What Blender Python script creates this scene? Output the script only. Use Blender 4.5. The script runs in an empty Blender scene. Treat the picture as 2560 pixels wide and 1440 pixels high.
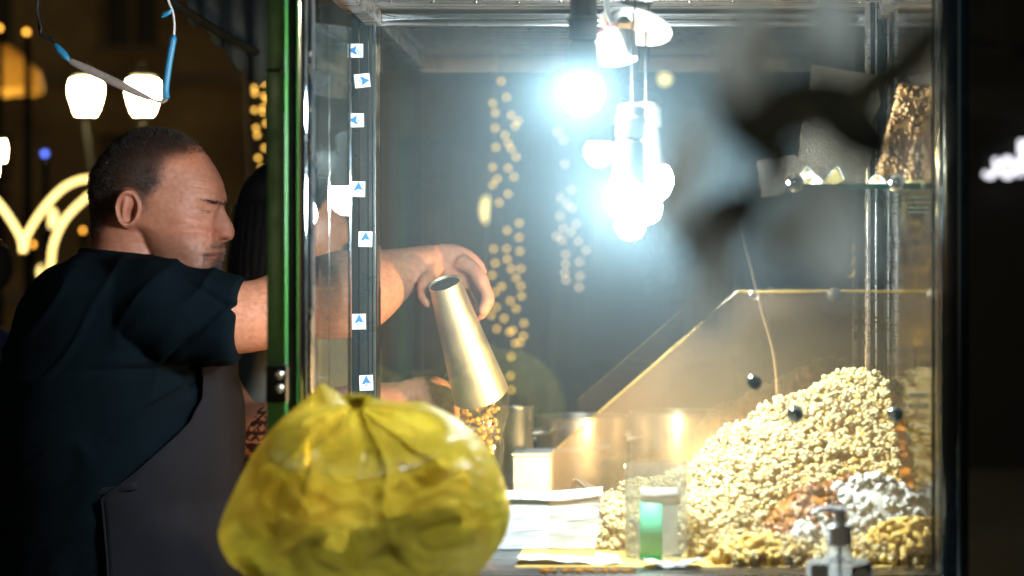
import bpy, bmesh, math, random
import numpy as np
from mathutils import Vector, Matrix, Euler, noise

random.seed(7); rng = np.random.default_rng(7)
R = math.radians
sc = bpy.context.scene
col = sc.collection
F = 4800.0            # focal length in photograph pixels
VX, VY = 1595.0, 710.0
CZ = 1.45             # eye height

# ------------------------------------------------------------------ camera
cam = bpy.data.cameras.new('camera'); camo = bpy.data.objects.new('camera', cam); col.objects.link(camo)
camo.location = (0, 0, CZ); camo.rotation_euler = (R(90), 0, 0)
cam.sensor_width = 36; cam.lens = F * 36 / 2560
cam.shift_x = -(VX - 1280) / 2560; cam.shift_y = -(720 - VY) / 2560
cam.clip_start = 0.05; cam.clip_end = 400
cam.dof.use_dof = True; cam.dof.focus_distance = 2.92; cam.dof.aperture_fstop = 3.05
sc.camera = camo

# ------------------------------------------------------------------ night sky and exposure
w = bpy.data.worlds.new('World'); sc.world = w; w.use_nodes = True
nt = w.node_tree; bg = nt.nodes['Background']
sky = nt.nodes.new('ShaderNodeTexSky'); sky.sky_type = 'NISHITA'; sky.sun_disc = False
sky.sun_elevation = R(3); sky.sun_rotation = R(200)
mixw = nt.nodes.new('ShaderNodeMix'); mixw.data_type = 'RGBA'; mixw.inputs[0].default_value = 0.8
nt.links.new(sky.outputs[0], mixw.inputs[6]); mixw.inputs[7].default_value = (0.25, 0.75, 1.0, 1)
nt.links.new(mixw.outputs[2], bg.inputs[0]); bg.inputs[1].default_value = 0.025
sc.view_settings.view_transform = 'Standard'; sc.view_settings.look = 'None'
sc.view_settings.exposure = 0.0; sc.view_settings.gamma = 1.0
cy = sc.cycles
cy.use_denoising = True; cy.transparent_max_bounces = 28; cy.max_bounces = 6
cy.transmission_bounces = 4; cy.glossy_bounces = 4; cy.diffuse_bounces = 3
cy.sample_clamp_indirect = 4.0; cy.caustics_reflective = False; cy.caustics_refractive = False
cy.use_adaptive_sampling = True; cy.adaptive_threshold = 0.025; cy.adaptive_min_samples = 16

# ------------------------------------------------------------------ helpers
def P(px, py, Y): return Vector(((px - VX) * Y / F, Y, CZ + (VY - py) * Y / F))
def XP(px, Y): return (px - VX) * Y / F
def ZP(py, Y): return CZ + (VY - py) * Y / F

class MB:
    def __init__(s): s.v = []; s.f = []; s.m = []; s.c = []; s.n = 0
    def add(s, v, f, mi=0, c=None):
        v = np.asarray(v, dtype=float).reshape(-1, 3)
        s.v.append(v); s.f += [[i + s.n for i in q] for q in f]; s.m += [mi] * len(f)
        s.c.append(np.ones((len(v), 3)) if c is None else np.broadcast_to(np.asarray(c, float), (len(v), 3)))
        s.n += len(v); return s
    def box(s, lo, hi, mi=0, bev=0.0):
        lo = np.array(lo, float); hi = np.array(hi, float); lo, hi = np.minimum(lo, hi), np.maximum(lo, hi)
        b = min(bev, 0.45 * float((hi - lo).min()))
        if b <= 0:
            v = [(x, y, z) for x in (lo[0], hi[0]) for y in (lo[1], hi[1]) for z in (lo[2], hi[2])]
            return s.add(v, [(0,1,3,2),(4,6,7,5),(0,4,5,1),(2,3,7,6),(0,2,6,4),(1,5,7,3)], mi)
        bm = bmesh.new(); bmesh.ops.create_cube(bm, size=1)
        for q in bm.verts: q.co = Vector((lo + hi) / 2) + Vector([q.co[i] * (hi - lo)[i] for i in range(3)])
        bmesh.ops.bevel(bm, geom=bm.edges[:], offset=b, segments=2, affect='EDGES', profile=0.5)
        bm.verts.index_update()
        s.add([q.co[:] for q in bm.verts], [[q.index for q in f.verts] for f in bm.faces], mi); bm.free(); return s
    def tube(s, pts, r, seg=12, mi=0, cap=True, sq=None, c=None):
        pts = [Vector(p) for p in pts]; n = len(pts)
        r = [r] * n if np.isscalar(r) else list(r)
        sq = [1.0] * n if sq is None else sq
        v = []; up = None
        for i in range(n):
            t = (pts[min(i + 1, n - 1)] - pts[max(i - 1, 0)])
            t = t.normalized() if t.length > 1e-9 else Vector((0, 0, 1))
            if up is None:
                up = Vector((0, 1, 0)) if abs(t.y) < 0.9 else Vector((1, 0, 0))
            up = (up - t * up.dot(t)).normalized(); sd = t.cross(up)
            for k in range(seg):
                a = 2 * math.pi * k / seg
                v.append(pts[i] + sd * (math.cos(a) * r[i]) + up * (math.sin(a) * r[i] * sq[i]))
        f = [(i*seg+k, i*seg+(k+1)%seg, (i+1)*seg+(k+1)%seg, (i+1)*seg+k) for i in range(n-1) for k in range(seg)]
        if cap: f += [list(range(seg))[::-1], [(n-1)*seg+k for k in range(seg)]]
        return s.add([q[:] for q in v], f, mi, c)
    def lathe(s, prof, seg=24, M=None, mi=0):
        M = M or Matrix.Identity(4); v = []; n = len(prof)
        for (r, z) in prof:
            for k in range(seg):
                a = 2 * math.pi * k / seg
                v.append((M @ Vector((r * math.cos(a), r * math.sin(a), z)))[:])
        f = [(i*seg+k, i*seg+(k+1)%seg, (i+1)*seg+(k+1)%seg, (i+1)*seg+k) for i in range(n-1) for k in range(seg)]
        return s.add(v, f, mi)
    def ball(s, c, r, seg=20, rings=12, mi=0, M=None):
        r = (r, r, r) if np.isscalar(r) else r
        v = [(0, 0, 1)]; 
        for i in range(1, rings):
            p = math.pi * i / rings
            v += [(math.sin(p)*math.cos(2*math.pi*k/seg), math.sin(p)*math.sin(2*math.pi*k/seg), math.cos(p)) for k in range(seg)]
        v.append((0, 0, -1)); v = np.array(v) * np.array(r)
        if M is not None: v = v @ np.array(M.to_3x3()).T
        v = v + np.array(c)
        f = [(0, 1+k, 1+(k+1)%seg) for k in range(seg)]
        for i in range(rings - 2):
            a = 1 + i * seg; b = a + seg
            f += [(a+k, b+k, b+(k+1)%seg, a+(k+1)%seg) for k in range(seg)]
        a = 1 + (rings - 2) * seg; L = len(v) - 1
        f += [(a+k, L, a+(k+1)%seg) for k in range(seg)]
        return s.add(v, f, mi)
    def mesh(s, name, smooth=35, colors=False):
        me = bpy.data.meshes.new(name)
        V = np.concatenate(s.v) if s.v else np.zeros((0, 3))
        me.from_pydata(V.tolist(), [], s.f); me.update()
        if smooth:
            me.polygons.foreach_set('use_smooth', [True] * len(me.polygons))
            if smooth < 180: me.set_sharp_from_angle(angle=R(smooth))
        me.polygons.foreach_set('material_index', s.m)
        if colors:
            at = me.color_attributes.new('Col', 'FLOAT_COLOR', 'POINT')
            C = np.concatenate(s.c); C = np.hstack([C, np.ones((len(C), 1))])
            at.data.foreach_set('color', C.astype(np.float32).ravel())
        return me
    def build(s, name, mats, parent=None, smooth=35, colors=False, **kw):
        return link(name, s.mesh(name, smooth, colors), mats, parent, **kw)

def link(name, me, mats, parent=None, label=None, cat=None, group=None, kind=None, loc=None):
    for m in (mats if isinstance(mats, (list, tuple)) else [mats]): me.materials.append(m)
    o = bpy.data.objects.new(name, me); col.objects.link(o)
    if parent is not None: attach(o, parent)
    if loc is not None: o.location = loc
    return tag(o, label, cat, group, kind)
def attach(o, parent):
    o.parent = parent
    root = parent
    off = Vector((0, 0, 0))
    while root is not None: off += root.location; root = root.parent
    o.matrix_parent_inverse = Matrix.Translation(-off) if parent.parent is None else Matrix.Identity(4)
def tag(o, label=None, cat=None, group=None, kind=None):
    if label: o['label'] = label
    if cat: o['category'] = cat
    if group: o['group'] = group
    if kind: o['kind'] = kind
    return o
def thing(name, label, cat, loc, group=None):
    o = bpy.data.objects.new(name, None); col.objects.link(o); o.location = loc
    o.empty_display_size = 0.05
    return tag(o, label, cat, group)
def rebuild(o, mods):
    """apply a list of modifiers, returns the object with the evaluated mesh"""
    for (t, kw) in mods:
        m = o.modifiers.new(t, t)
        for k, v in kw.items(): setattr(m, k, v)
    dg = bpy.context.evaluated_depsgraph_get()
    me = bpy.data.meshes.new_from_object(o.evaluated_get(dg), depsgraph=dg)
    o.modifiers.clear(); old = o.data; o.data = me
    me.polygons.foreach_set('use_smooth', [True] * len(me.polygons)); me.update()
    bpy.data.meshes.remove(old); return o
def verts_of(o):
    a = np.zeros(len(o.data.vertices) * 3); o.data.vertices.foreach_get('co', a); return a.reshape(-1, 3)
def set_verts(o, a): o.data.vertices.foreach_set('co', np.asarray(a, float).ravel()); o.data.update()
def normals_of(o):
    a = np.zeros(len(o.data.vertices) * 3); o.data.vertex_normals.foreach_get('vector', a); return a.reshape(-1, 3)
def set_cols(o, C):
    at = o.data.color_attributes.get('Col') or o.data.color_attributes.new('Col', 'FLOAT_COLOR', 'POINT')
    at.data.foreach_set('color', np.hstack([C, np.ones((len(C), 1))]).astype(np.float32).ravel())
def smoothstep(a, b, x):
    t = np.clip((np.asarray(x, float) - a) / (b - a), 0, 1); return t * t * (3 - 2 * t)
def catmull(pts, n, closed=False):
    pts = np.array(pts, float); m = len(pts); out = []
    segs = m if closed else m - 1
    for k in range(n):
        t = k * segs / (n if closed else n - 1); i = min(int(t), segs - 1); u = t - i
        g = (lambda j: pts[j % m]) if closed else (lambda j: pts[min(max(j, 0), m - 1)])
        a, b, c, d = g(i - 1), g(i), g(i + 1), g(i + 2)
        out.append(0.5 * ((2*b) + (-a + c)*u + (2*a - 5*b + 4*c - d)*u*u + (-a + 3*b - 3*c + d)*u**3))
    return np.array(out)

# ------------------------------------------------------------------ materials
def nodes(name):
    m = bpy.data.materials.new(name); m.use_nodes = True; t = m.node_tree
    return m, t, t.nodes['Principled BSDF'], t.nodes['Material Output']
def N(t, ty, **kw):
    n = t.nodes.new(ty)
    for k, v in kw.items(): setattr(n, k, v)
    return n
def setin(n, **kw):
    for k, v in kw.items(): n.inputs[k.replace('_', ' ')].default_value = v
    return n
def noise_fac(t, scale, detail=4, rough=0.55, dist=0.0, stretch=(1,1,1), lo=0.35, hi=0.65):
    tc = N(t, 'ShaderNodeTexCoord'); mp = N(t, 'ShaderNodeMapping'); mp.inputs['Scale'].default_value = stretch
    t.links.new(tc.outputs['Object'], mp.inputs[0])
    nz = N(t, 'ShaderNodeTexNoise'); setin(nz, Scale=scale, Detail=detail, Roughness=rough, Distortion=dist)
    t.links.new(mp.outputs[0], nz.inputs['Vector'])
    mr = N(t, 'ShaderNodeMapRange'); mr.inputs[1].default_value = lo; mr.inputs[2].default_value = hi
    t.links.new(nz.outputs[0], mr.inputs[0]); return mr.outputs[0], nz.outputs[0]
def mixcol(t, fac, a, b):
    m = N(t, 'ShaderNodeMix', data_type='RGBA')
    if isinstance(fac, (int, float)): m.inputs[0].default_value = fac
    else: t.links.new(fac, m.inputs[0])
    for i, c in ((6, a), (7, b)):
        if isinstance(c, tuple): m.inputs[i].default_value = (*c, 1)
        else: t.links.new(c, m.inputs[i])
    return m.outputs[2]
def mat(name, c1, c2=None, scale=30, rough=0.5, metal=0.0, bump=0.0, bscale=None, spec=0.5, stretch=(1,1,1),
        attr=False, sss=0.0, rvar=0.0, sheen=0.0, coat=0.0, alpha=None, trans=0.0):
    m, t, p, o = nodes(name); c2 = c2 or tuple(x * 0.75 for x in c1)
    fac, raw = noise_fac(t, scale, stretch=stretch)
    c = mixcol(t, fac, c1, c2)
    if attr:
        a = N(t, 'ShaderNodeAttribute', attribute_name='Col'); mm = N(t, 'ShaderNodeMix', data_type='RGBA', blend_type='MULTIPLY')
        mm.inputs[0].default_value = 1; t.links.new(c, mm.inputs[6]); t.links.new(a.outputs[0], mm.inputs[7]); c = mm.outputs[2]
    t.links.new(c, p.inputs['Base Color'])
    setin(p, Metallic=metal, Specular_IOR_Level=spec, Roughness=rough)
    if rvar:
        mr = N(t, 'ShaderNodeMapRange'); mr.inputs[3].default_value = max(0.02, rough - rvar); mr.inputs[4].default_value = rough + rvar
        t.links.new(fac, mr.inputs[0]); t.links.new(mr.outputs[0], p.inputs['Roughness'])
    if bump:
        f2, r2 = noise_fac(t, bscale or scale * 4, detail=6, stretch=stretch)
        b = N(t, 'ShaderNodeBump'); setin(b, Strength=bump, Distance=0.002); t.links.new(r2, b.inputs['Height'])
        t.links.new(b.outputs[0], p.inputs['Normal'])
    if sss:
        p.inputs['Subsurface Weight'].default_value = sss; p.inputs['Subsurface Radius'].default_value = (0.01, 0.004, 0.002)
        p.inputs['Subsurface Scale'].default_value = 1.0
    if sheen: p.inputs['Sheen Weight'].default_value = sheen
    if coat: p.inputs['Coat Weight'].default_value = coat
    if trans:
        tr = N(t, 'ShaderNodeBsdfTranslucent'); t.links.new(c, tr.inputs[0]); ms = N(t, 'ShaderNodeMixShader'); ms.inputs[0].default_value = trans
        t.links.new(p.outputs[0], ms.inputs[1]); t.links.new(tr.outputs[0], ms.inputs[2]); t.links.new(ms.outputs[0], o.inputs[0])
    return m
def emit(name, c, strength, c2=None, direct=False):
    m, t, p, o = nodes(name)
    if not direct: m.cycles.emission_sampling = 'NONE'   # small far lamps light nothing near
    fac, _ = noise_fac(t, 8)
    cc = mixcol(t, fac, c, c2 or c)
    t.links.new(cc, p.inputs['Emission Color']); p.inputs['Emission Strength'].default_value = strength
    p.inputs['Base Color'].default_value = (*[min(1, x * 0.8) for x in c], 1); return m
def glass(name, tint=(0.97, 0.99, 0.98), film=0.0, filmcol=(0.9, 0.95, 1.0), f0=0.04, fscale=9, specks=0.0, rough=0.0, glossy=1.0, greasy_haze=None):
    """thin sheet of glass: straight transmission, Schlick mirror reflection, a scattering film used for greasy sheets and added haze"""
    m, t, p, o = nodes(name); t.nodes.remove(p)
    ge = N(t, 'ShaderNodeNewGeometry'); d = N(t, 'ShaderNodeVectorMath', operation='DOT_PRODUCT')
    t.links.new(ge.outputs['Incoming'], d.inputs[0]); t.links.new(ge.outputs['Normal'], d.inputs[1])
    ab = N(t, 'ShaderNodeMath', operation='ABSOLUTE'); t.links.new(d.outputs['Value'], ab.inputs[0])
    om = N(t, 'ShaderNodeMath', operation='SUBTRACT'); om.inputs[0].default_value = 1; t.links.new(ab.outputs[0], om.inputs[1])
    pw = N(t, 'ShaderNodeMath', operation='POWER'); pw.inputs[1].default_value = 5; t.links.new(om.outputs[0], pw.inputs[0])
    ma = N(t, 'ShaderNodeMath', operation='MULTIPLY_ADD'); ma.inputs[1].default_value = (1 - f0) * glossy; ma.inputs[2].default_value = f0
    t.links.new(pw.outputs[0], ma.inputs[0])
    tb = N(t, 'ShaderNodeBsdfTransparent'); tb.inputs[0].default_value = (*tint, 1)
    gb = N(t, 'ShaderNodeBsdfGlossy'); gb.inputs['Roughness'].default_value = rough; gb.inputs[0].default_value = (0.95, 0.98, 1, 1)
    ms = N(t, 'ShaderNodeMixShader'); t.links.new(ma.outputs[0], ms.inputs[0]); t.links.new(tb.outputs[0], ms.inputs[1]); t.links.new(gb.outputs[0], ms.inputs[2])
    out = ms.outputs[0]
    if film > 0:
        f1, r1 = noise_fac(t, fscale, detail=2, rough=0.6, dist=0.0, lo=0.2, hi=0.8)
        mm = N(t, 'ShaderNodeMapRange'); mm.inputs[3].default_value = film * 0.55; mm.inputs[4].default_value = film * 1.3
        t.links.new(f1, mm.inputs[0])
        ad = mm
        if specks:
            f2, r2 = noise_fac(t, 420, detail=1, lo=0.72, hi=0.8)
            ad = N(t, 'ShaderNodeMath', operation='MULTIPLY_ADD'); ad.inputs[1].default_value = specks
            t.links.new(f2, ad.inputs[0]); t.links.new(mm.outputs[0], ad.inputs[2])
        if greasy_haze:   # film denser low down, putting the golden haze into the greasy sheet
            tc = N(t, 'ShaderNodeTexCoord'); sx = N(t, 'ShaderNodeSeparateXYZ'); t.links.new(tc.outputs['Object'], sx.inputs[0])
            gr = N(t, 'ShaderNodeMapRange', interpolation_type='SMOOTHSTEP'); gr.inputs[1].default_value = greasy_haze[0]; gr.inputs[2].default_value = greasy_haze[1]; gr.inputs[3].default_value = 0.22; gr.inputs[4].default_value = 1.0
            t.links.new(sx.outputs[2], gr.inputs[0]); mu = N(t, 'ShaderNodeMath', operation='MULTIPLY'); t.links.new(ad.outputs[0], mu.inputs[0]); t.links.new(gr.outputs[0], mu.inputs[1]); ad = mu
        tl = N(t, 'ShaderNodeBsdfTranslucent'); tl.inputs[0].default_value = (*filmcol, 1)
        di = N(t, 'ShaderNodeBsdfDiffuse'); di.inputs[0].default_value = (*filmcol, 1)
        m0 = N(t, 'ShaderNodeMixShader'); m0.inputs[0].default_value = 0.25
        t.links.new(tl.outputs[0], m0.inputs[1]); t.links.new(di.outputs[0], m0.inputs[2])
        m2 = N(t, 'ShaderNodeMixShader'); t.links.new(ad.outputs[0], m2.inputs[0]); t.links.new(out, m2.inputs[1]); t.links.new(m0.outputs[0], m2.inputs[2])
        out = m2.outputs[0]
    t.links.new(out, o.inputs[0]); return m

M = {}
M['front_glass'] = glass('front_glass', film=0.0100, filmcol=(0.56, 0.85, 1.0), fscale=3)  # bluish film put in for the bulbs' halo and the cool veil
M['guard'] = glass('acrylic_guard', tint=(0.985, 0.965, 0.92), film=0.12, filmcol=(1.0, 0.72, 0.40), fscale=7, specks=0.5, f0=0.02, greasy_haze=(1.45 - 0.01, 1.45 - 0.22))  # warm tint puts golden glow into the greasy film
M['back_glass'] = glass('back_glass', film=0.010, filmcol=(0.85, 0.88, 1.0), f0=0.09, fscale=5)
M['side_glass'] = glass('side_glass', film=0.015, filmcol=(0.6, 0.9, 1.0), f0=0.09, tint=(0.93, 0.98, 0.97))
M['shelf_glass'] = glass('shelf_glass', tint=(0.8, 0.95, 0.9), f0=0.06)
M['clear'] = glass('clear_plastic', tint=(0.95, 0.97, 0.97), film=0.16, filmcol=(0.9, 0.95, 1), f0=0.05, fscale=20)
M['film'] = glass('clear_bag_film', tint=(0.97, 0.97, 0.96), film=0.06, filmcol=(1, 0.97, 0.9), f0=0.10, fscale=30, rough=0.08)
M['chrome'] = mat('polished_steel', (0.62, 0.66, 0.68), (0.5, 0.54, 0.57), 40, 0.10, 1.0, rvar=0.04)
M['dark_chrome'] = mat('dark_anodised_metal', (0.10, 0.13, 0.15), (0.07, 0.09, 0.11), 40, 0.16, 1.0, rvar=0.05)
M['steel'] = mat('brushed_steel', (0.5, 0.51, 0.52), (0.40, 0.41, 0.43), 60, 0.28, 1.0, bump=0.15, bscale=90, stretch=(0.05, 1, 1), rvar=0.07)
M['rubber'] = mat('black_profile', (0.012, 0.022, 0.028), (0.007, 0.012, 0.016), 30, 0.35, 0.0, rvar=0.1)
M['green'] = mat('green_paint', (0.045, 0.20, 0.035), (0.028, 0.13, 0.03), 25, 0.45, bump=0.25, bscale=160, rvar=0.12)
M['black'] = mat('black_plastic', (0.012, 0.013, 0.016), (0.02, 0.02, 0.024), 60, 0.4, rvar=0.1)
M['grey_holder'] = mat('grey_lamp_housing', (0.20, 0.215, 0.22), (0.17, 0.185, 0.19), 20, 0.4)
M['white'] = mat('white_plastic', (0.58, 0.60, 0.60), (0.52, 0.54, 0.54), 20, 0.35)
M['sticker'] = mat('sticker_paper', (0.72, 0.74, 0.74), (0.62, 0.64, 0.65), 80, 0.6)
M['blue_ink'] = mat('blue_ink', (0.015, 0.16, 0.42), (0.012, 0.13, 0.36), 50, 0.5)
M['navy_ink'] = mat('navy_ink', (0.03, 0.06, 0.10), (0.03, 0.05, 0.08), 50, 0.5)
M['skin'] = mat('skin', (0.53, 0.26, 0.16), (0.43, 0.195, 0.115), 120, 0.48, bump=0.35, bscale=700, spec=0.35, attr=True, sss=0.12, rvar=0.08)
M['hair'] = mat('dark_hair', (0.018, 0.014, 0.012), (0.03, 0.024, 0.02), 90, 0.6, attr=False, spec=0.2)
M['bystander_hair'] = mat('black_hair', (0.008, 0.008, 0.010), (0.005, 0.005, 0.007), 200, 0.7, spec=0.05)
M['beard'] = mat('greying_beard', (0.022, 0.018, 0.016), (0.085, 0.075, 0.068), 300, 0.5)
M['grey_hair'] = mat('greying_hair', (0.10, 0.095, 0.095), (0.02, 0.018, 0.018), 400, 0.5)
M['shirt'] = mat('navy_cotton', (0.002, 0.005, 0.0075), (0.0015, 0.004, 0.006), 14, 0.9, bump=0.5, bscale=900, spec=0.05)
M['apron'] = mat('grey_apron_cloth', (0.0055, 0.0058, 0.0095), (0.004, 0.0042, 0.007), 18, 0.9, bump=0.5, bscale=800, spec=0.2)
M['trousers'] = mat('dark_trousers', (0.012, 0.018, 0.026), (0.008, 0.012, 0.018), 18, 0.85, bump=0.4, bscale=800)
M['ink'] = mat('tattoo_ink', (0.04, 0.045, 0.055), (0.07, 0.06, 0.06), 200, 0.5)
M['grey_shirt'] = mat('grey_shirt_cloth', (0.30, 0.29, 0.25), (0.22, 0.21, 0.19), 12, 0.85, bump=0.4, bscale=600)
M['paper'] = mat('white_paper', (0.80, 0.82, 0.83), (0.74, 0.76, 0.78), 60, 0.75, bump=0.2, bscale=500, trans=0.15)
M['green_tape'] = mat('green_label', (0.07, 0.52, 0.33), (0.05, 0.46, 0.29), 40, 0.5)
M['popcorn'] = mat('popcorn_flesh', (0.95, 0.87, 0.60), (0.92, 0.79, 0.44), 160, 0.7, attr=True, bump=0.4, bscale=500, trans=0.42, spec=0.2)
M['caramel'] = mat('caramel_crust', (0.58, 0.25, 0.045), (0.28, 0.095, 0.016), 60, 0.35, attr=True, bump=0.4, bscale=260, coat=0.3)
M['fluff'] = mat('white_puffs', (0.93, 0.93, 0.91), (0.86, 0.87, 0.86), 90, 0.75, attr=True, bump=0.3, bscale=400, trans=0.2)
M['yellow_puff'] = mat('yellow_corn_puff', (0.90, 0.58, 0.08), (0.86, 0.70, 0.25), 70, 0.6, attr=True, bump=0.35, bscale=300, trans=0.2)
M['rice_bar'] = mat('honey_puffed_rice', (0.66, 0.40, 0.17), (0.42, 0.22, 0.07), 60, 0.35, attr=True, coat=0.3, bump=0.2, bscale=300)
M['seed_slab'] = mat('seeded_brittle', (0.05, 0.034, 0.016), (0.022, 0.015, 0.007), 240, 0.45, bump=0.8, bscale=300, coat=0.2)
M['led'] = emit('led_globe_light', (0.86, 0.96, 1.0), 800.0, direct=True)
M['led_weak'] = emit('led_globe_light_dimmer', (0.72, 0.93, 1.0), 70.0, direct=True)
M['warm_led'] = emit('warming_lamp_glow', (1.0, 0.60, 0.24), 4600.0, direct=True)
M['lamp_glass_added'] = emit('added_street_lamp_glow', (1.0, 0.80, 0.5), 480.0, direct=True)
M['lamp_glass'] = emit('street_lamp_glow', (1.0, 0.76, 0.34), 280.0, direct=True)
M['parasol_fill_lamp'] = emit('parasol_fill_glow', (1.0, 0.62, 0.2), 60.0, direct=True)
M['neon'] = emit('led_tube_glow', (1.0, 0.76, 0.27), 2.6, (1.0, 0.72, 0.22))
M['fairy'] = emit('fairy_light_glow', (1.0, 0.55, 0.09), 3.6)
M['fairy_white'] = emit('fairy_light_pale_glow', (1.0, 0.66, 0.40), 3.0)
M['blue_light'] = emit('blue_lamp_glow', (0.12, 0.2, 1.0), 3.0)
M['orange_light'] = emit('orange_lamp_glow', (1.0, 0.42, 0.05), 5.0)
M['sign'] = emit('shop_sign_glow', (0.90, 0.90, 1.0), 1.9)
M['cable_white'] = mat('white_cable', (0.72, 0.73, 0.74), (0.62, 0.63, 0.64), 90, 0.45)
M['twine'] = mat('red_twine', (0.42, 0.10, 0.10), (0.30, 0.07, 0.07), 300, 0.8)
M['shrink'] = mat('blue_sleeve', (0.02, 0.22, 0.42), (0.015, 0.17, 0.34), 60, 0.4)
M['strip'] = mat('led_strip_silicone', (0.34, 0.29, 0.27), (0.26, 0.22, 0.20), 200, 0.5, trans=0.2)
M['ground'] = mat('stone_paving', (0.09, 0.08, 0.075), (0.06, 0.055, 0.05), 1.2, 0.8, bump=0.4, bscale=20)
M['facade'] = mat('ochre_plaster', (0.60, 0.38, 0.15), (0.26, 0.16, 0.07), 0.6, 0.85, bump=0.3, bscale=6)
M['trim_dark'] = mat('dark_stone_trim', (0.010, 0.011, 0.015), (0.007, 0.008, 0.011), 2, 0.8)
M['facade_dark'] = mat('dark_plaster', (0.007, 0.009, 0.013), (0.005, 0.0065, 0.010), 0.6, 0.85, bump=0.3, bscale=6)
M['pane'] = mat('dark_window_pane', (0.02, 0.022, 0.025), (0.014, 0.016, 0.02), 3, 0.12)
M['trim'] = mat('stone_trim', (0.36, 0.26, 0.15), (0.28, 0.2, 0.11), 2, 0.8)
M['iron'] = mat('painted_iron', (0.006, 0.008, 0.008), (0.010, 0.012, 0.011), 20, 0.6, 0.0, spec=0.15)
M['bark'] = mat('tree_bark', (0.055, 0.042, 0.035), (0.03, 0.024, 0.02), 20, 0.9, bump=0.8, bscale=40, stretch=(1, 1, 0.3))
M['foliage'] = mat('dark_foliage', (0.035, 0.055, 0.022), (0.025, 0.035, 0.015), 6, 0.6, trans=0.2)
M['leaf'] = mat('leaf_shade', (0.035, 0.05, 0.045), (0.025, 0.036, 0.032), 60, 0.5)  # darker copy for leaves in shade, shade put into the colour
M['leaf_pale'] = mat('leaf_lit', (0.74, 0.77, 0.75), (0.62, 0.66, 0.64), 60, 0.7, trans=0.68)  # pale copy for lit leaves, light put into the colour
M['awning'] = mat('awning_canvas', (0.012, 0.022, 0.028), (0.009, 0.016, 0.02), 12, 0.85, bump=0.3, bscale=300)
M['parasol'] = mat('ochre_canvas', (0.62, 0.36, 0.08), (0.52, 0.30, 0.06), 6, 0.8, trans=0.4)
M['beige'] = mat('beige_cloth', (0.36, 0.26, 0.16), (0.28, 0.2, 0.12), 12, 0.85, bump=0.3, bscale=300)
M['blue_cloth'] = mat('blue_cloth', (0.02, 0.035, 0.09), (0.015, 0.025, 0.07), 12, 0.85)
M['pot'] = mat('pot_steel', (0.66, 0.60, 0.52), (0.56, 0.50, 0.44), 30, 0.36, 1.0, rvar=0.08)
M['table'] = mat('steel_table', (0.42, 0.42, 0.43), (0.35, 0.35, 0.36), 30, 0.35, 1.0, rvar=0.08)
M['bottle'] = glass('clear_bottle', tint=(0.86, 0.88, 0.88), film=0.30, filmcol=(0.9, 0.92, 0.95), f0=0.06)
M['bottle_label'] = mat('bottle_label', (0.42, 0.44, 0.46), (0.36, 0.38, 0.41), 40, 0.5)
M['dark_label'] = mat('bottle_dark_label', (0.02, 0.04, 0.06), (0.03, 0.05, 0.07), 40, 0.4)
M['pump'] = mat('grey_pump_plastic', (0.72, 0.73, 0.74), (0.62, 0.63, 0.65), 40, 0.4)
M['olive'] = mat('dark_bagged_waste', (0.03, 0.032, 0.008), (0.012, 0.014, 0.005), 25, 0.7, bump=0.5, bscale=60)

def bag_mat():
    m, t, p, o = nodes('yellow_bag_film')
    fac, _ = noise_fac(t, 16, detail=5, dist=1.0)
    c = mixcol(t, fac, (0.44, 0.37, 0.09), (0.34, 0.28, 0.05)); t.links.new(c, p.inputs['Base Color'])
    setin(p, Roughness=0.32, Specular_IOR_Level=0.4)
    f2, r2 = noise_fac(t, 45, detail=6, dist=1.5); b = N(t, 'ShaderNodeBump'); setin(b, Strength=0.6, Distance=0.005)
    t.links.new(r2, b.inputs['Height']); t.links.new(b.outputs[0], p.inputs['Normal'])
    tl = N(t, 'ShaderNodeBsdfTranslucent'); c3 = mixcol(t, fac, (0.60, 0.52, 0.21), (0.44, 0.37, 0.09)); t.links.new(c3, tl.inputs[0])
    tp = N(t, 'ShaderNodeBsdfTransparent'); tp.inputs[0].default_value = (0.9, 0.82, 0.25, 1)
    m1 = N(t, 'ShaderNodeMixShader'); m1.inputs[0].default_value = 0.62; t.links.new(p.outputs[0], m1.inputs[1]); t.links.new(tl.outputs[0], m1.inputs[2])
    m2 = N(t, 'ShaderNodeMixShader'); m2.inputs[0].default_value = 0.34; t.links.new(m1.outputs[0], m2.inputs[1]); t.links.new(tp.outputs[0], m2.inputs[2])
    t.links.new(m2.outputs[0], o.inputs[0]); return m
M['bag'] = bag_mat()
# ================================================================== SETTING
mb = MB(); mb.box((-70, -30, -0.3), (70, 90, 0.0)); mb.build('ground', M['ground'], kind='structure', smooth=0)

def shared(name, me, parent, loc, rot=None, scale=None):
    o = bpy.data.objects.new(name, me); col.objects.link(o)
    if parent is not None: attach(o, parent)
    o.location = loc
    if rot is not None: o.rotation_euler = rot
    if scale is not None: o.scale = scale
    return o

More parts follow.
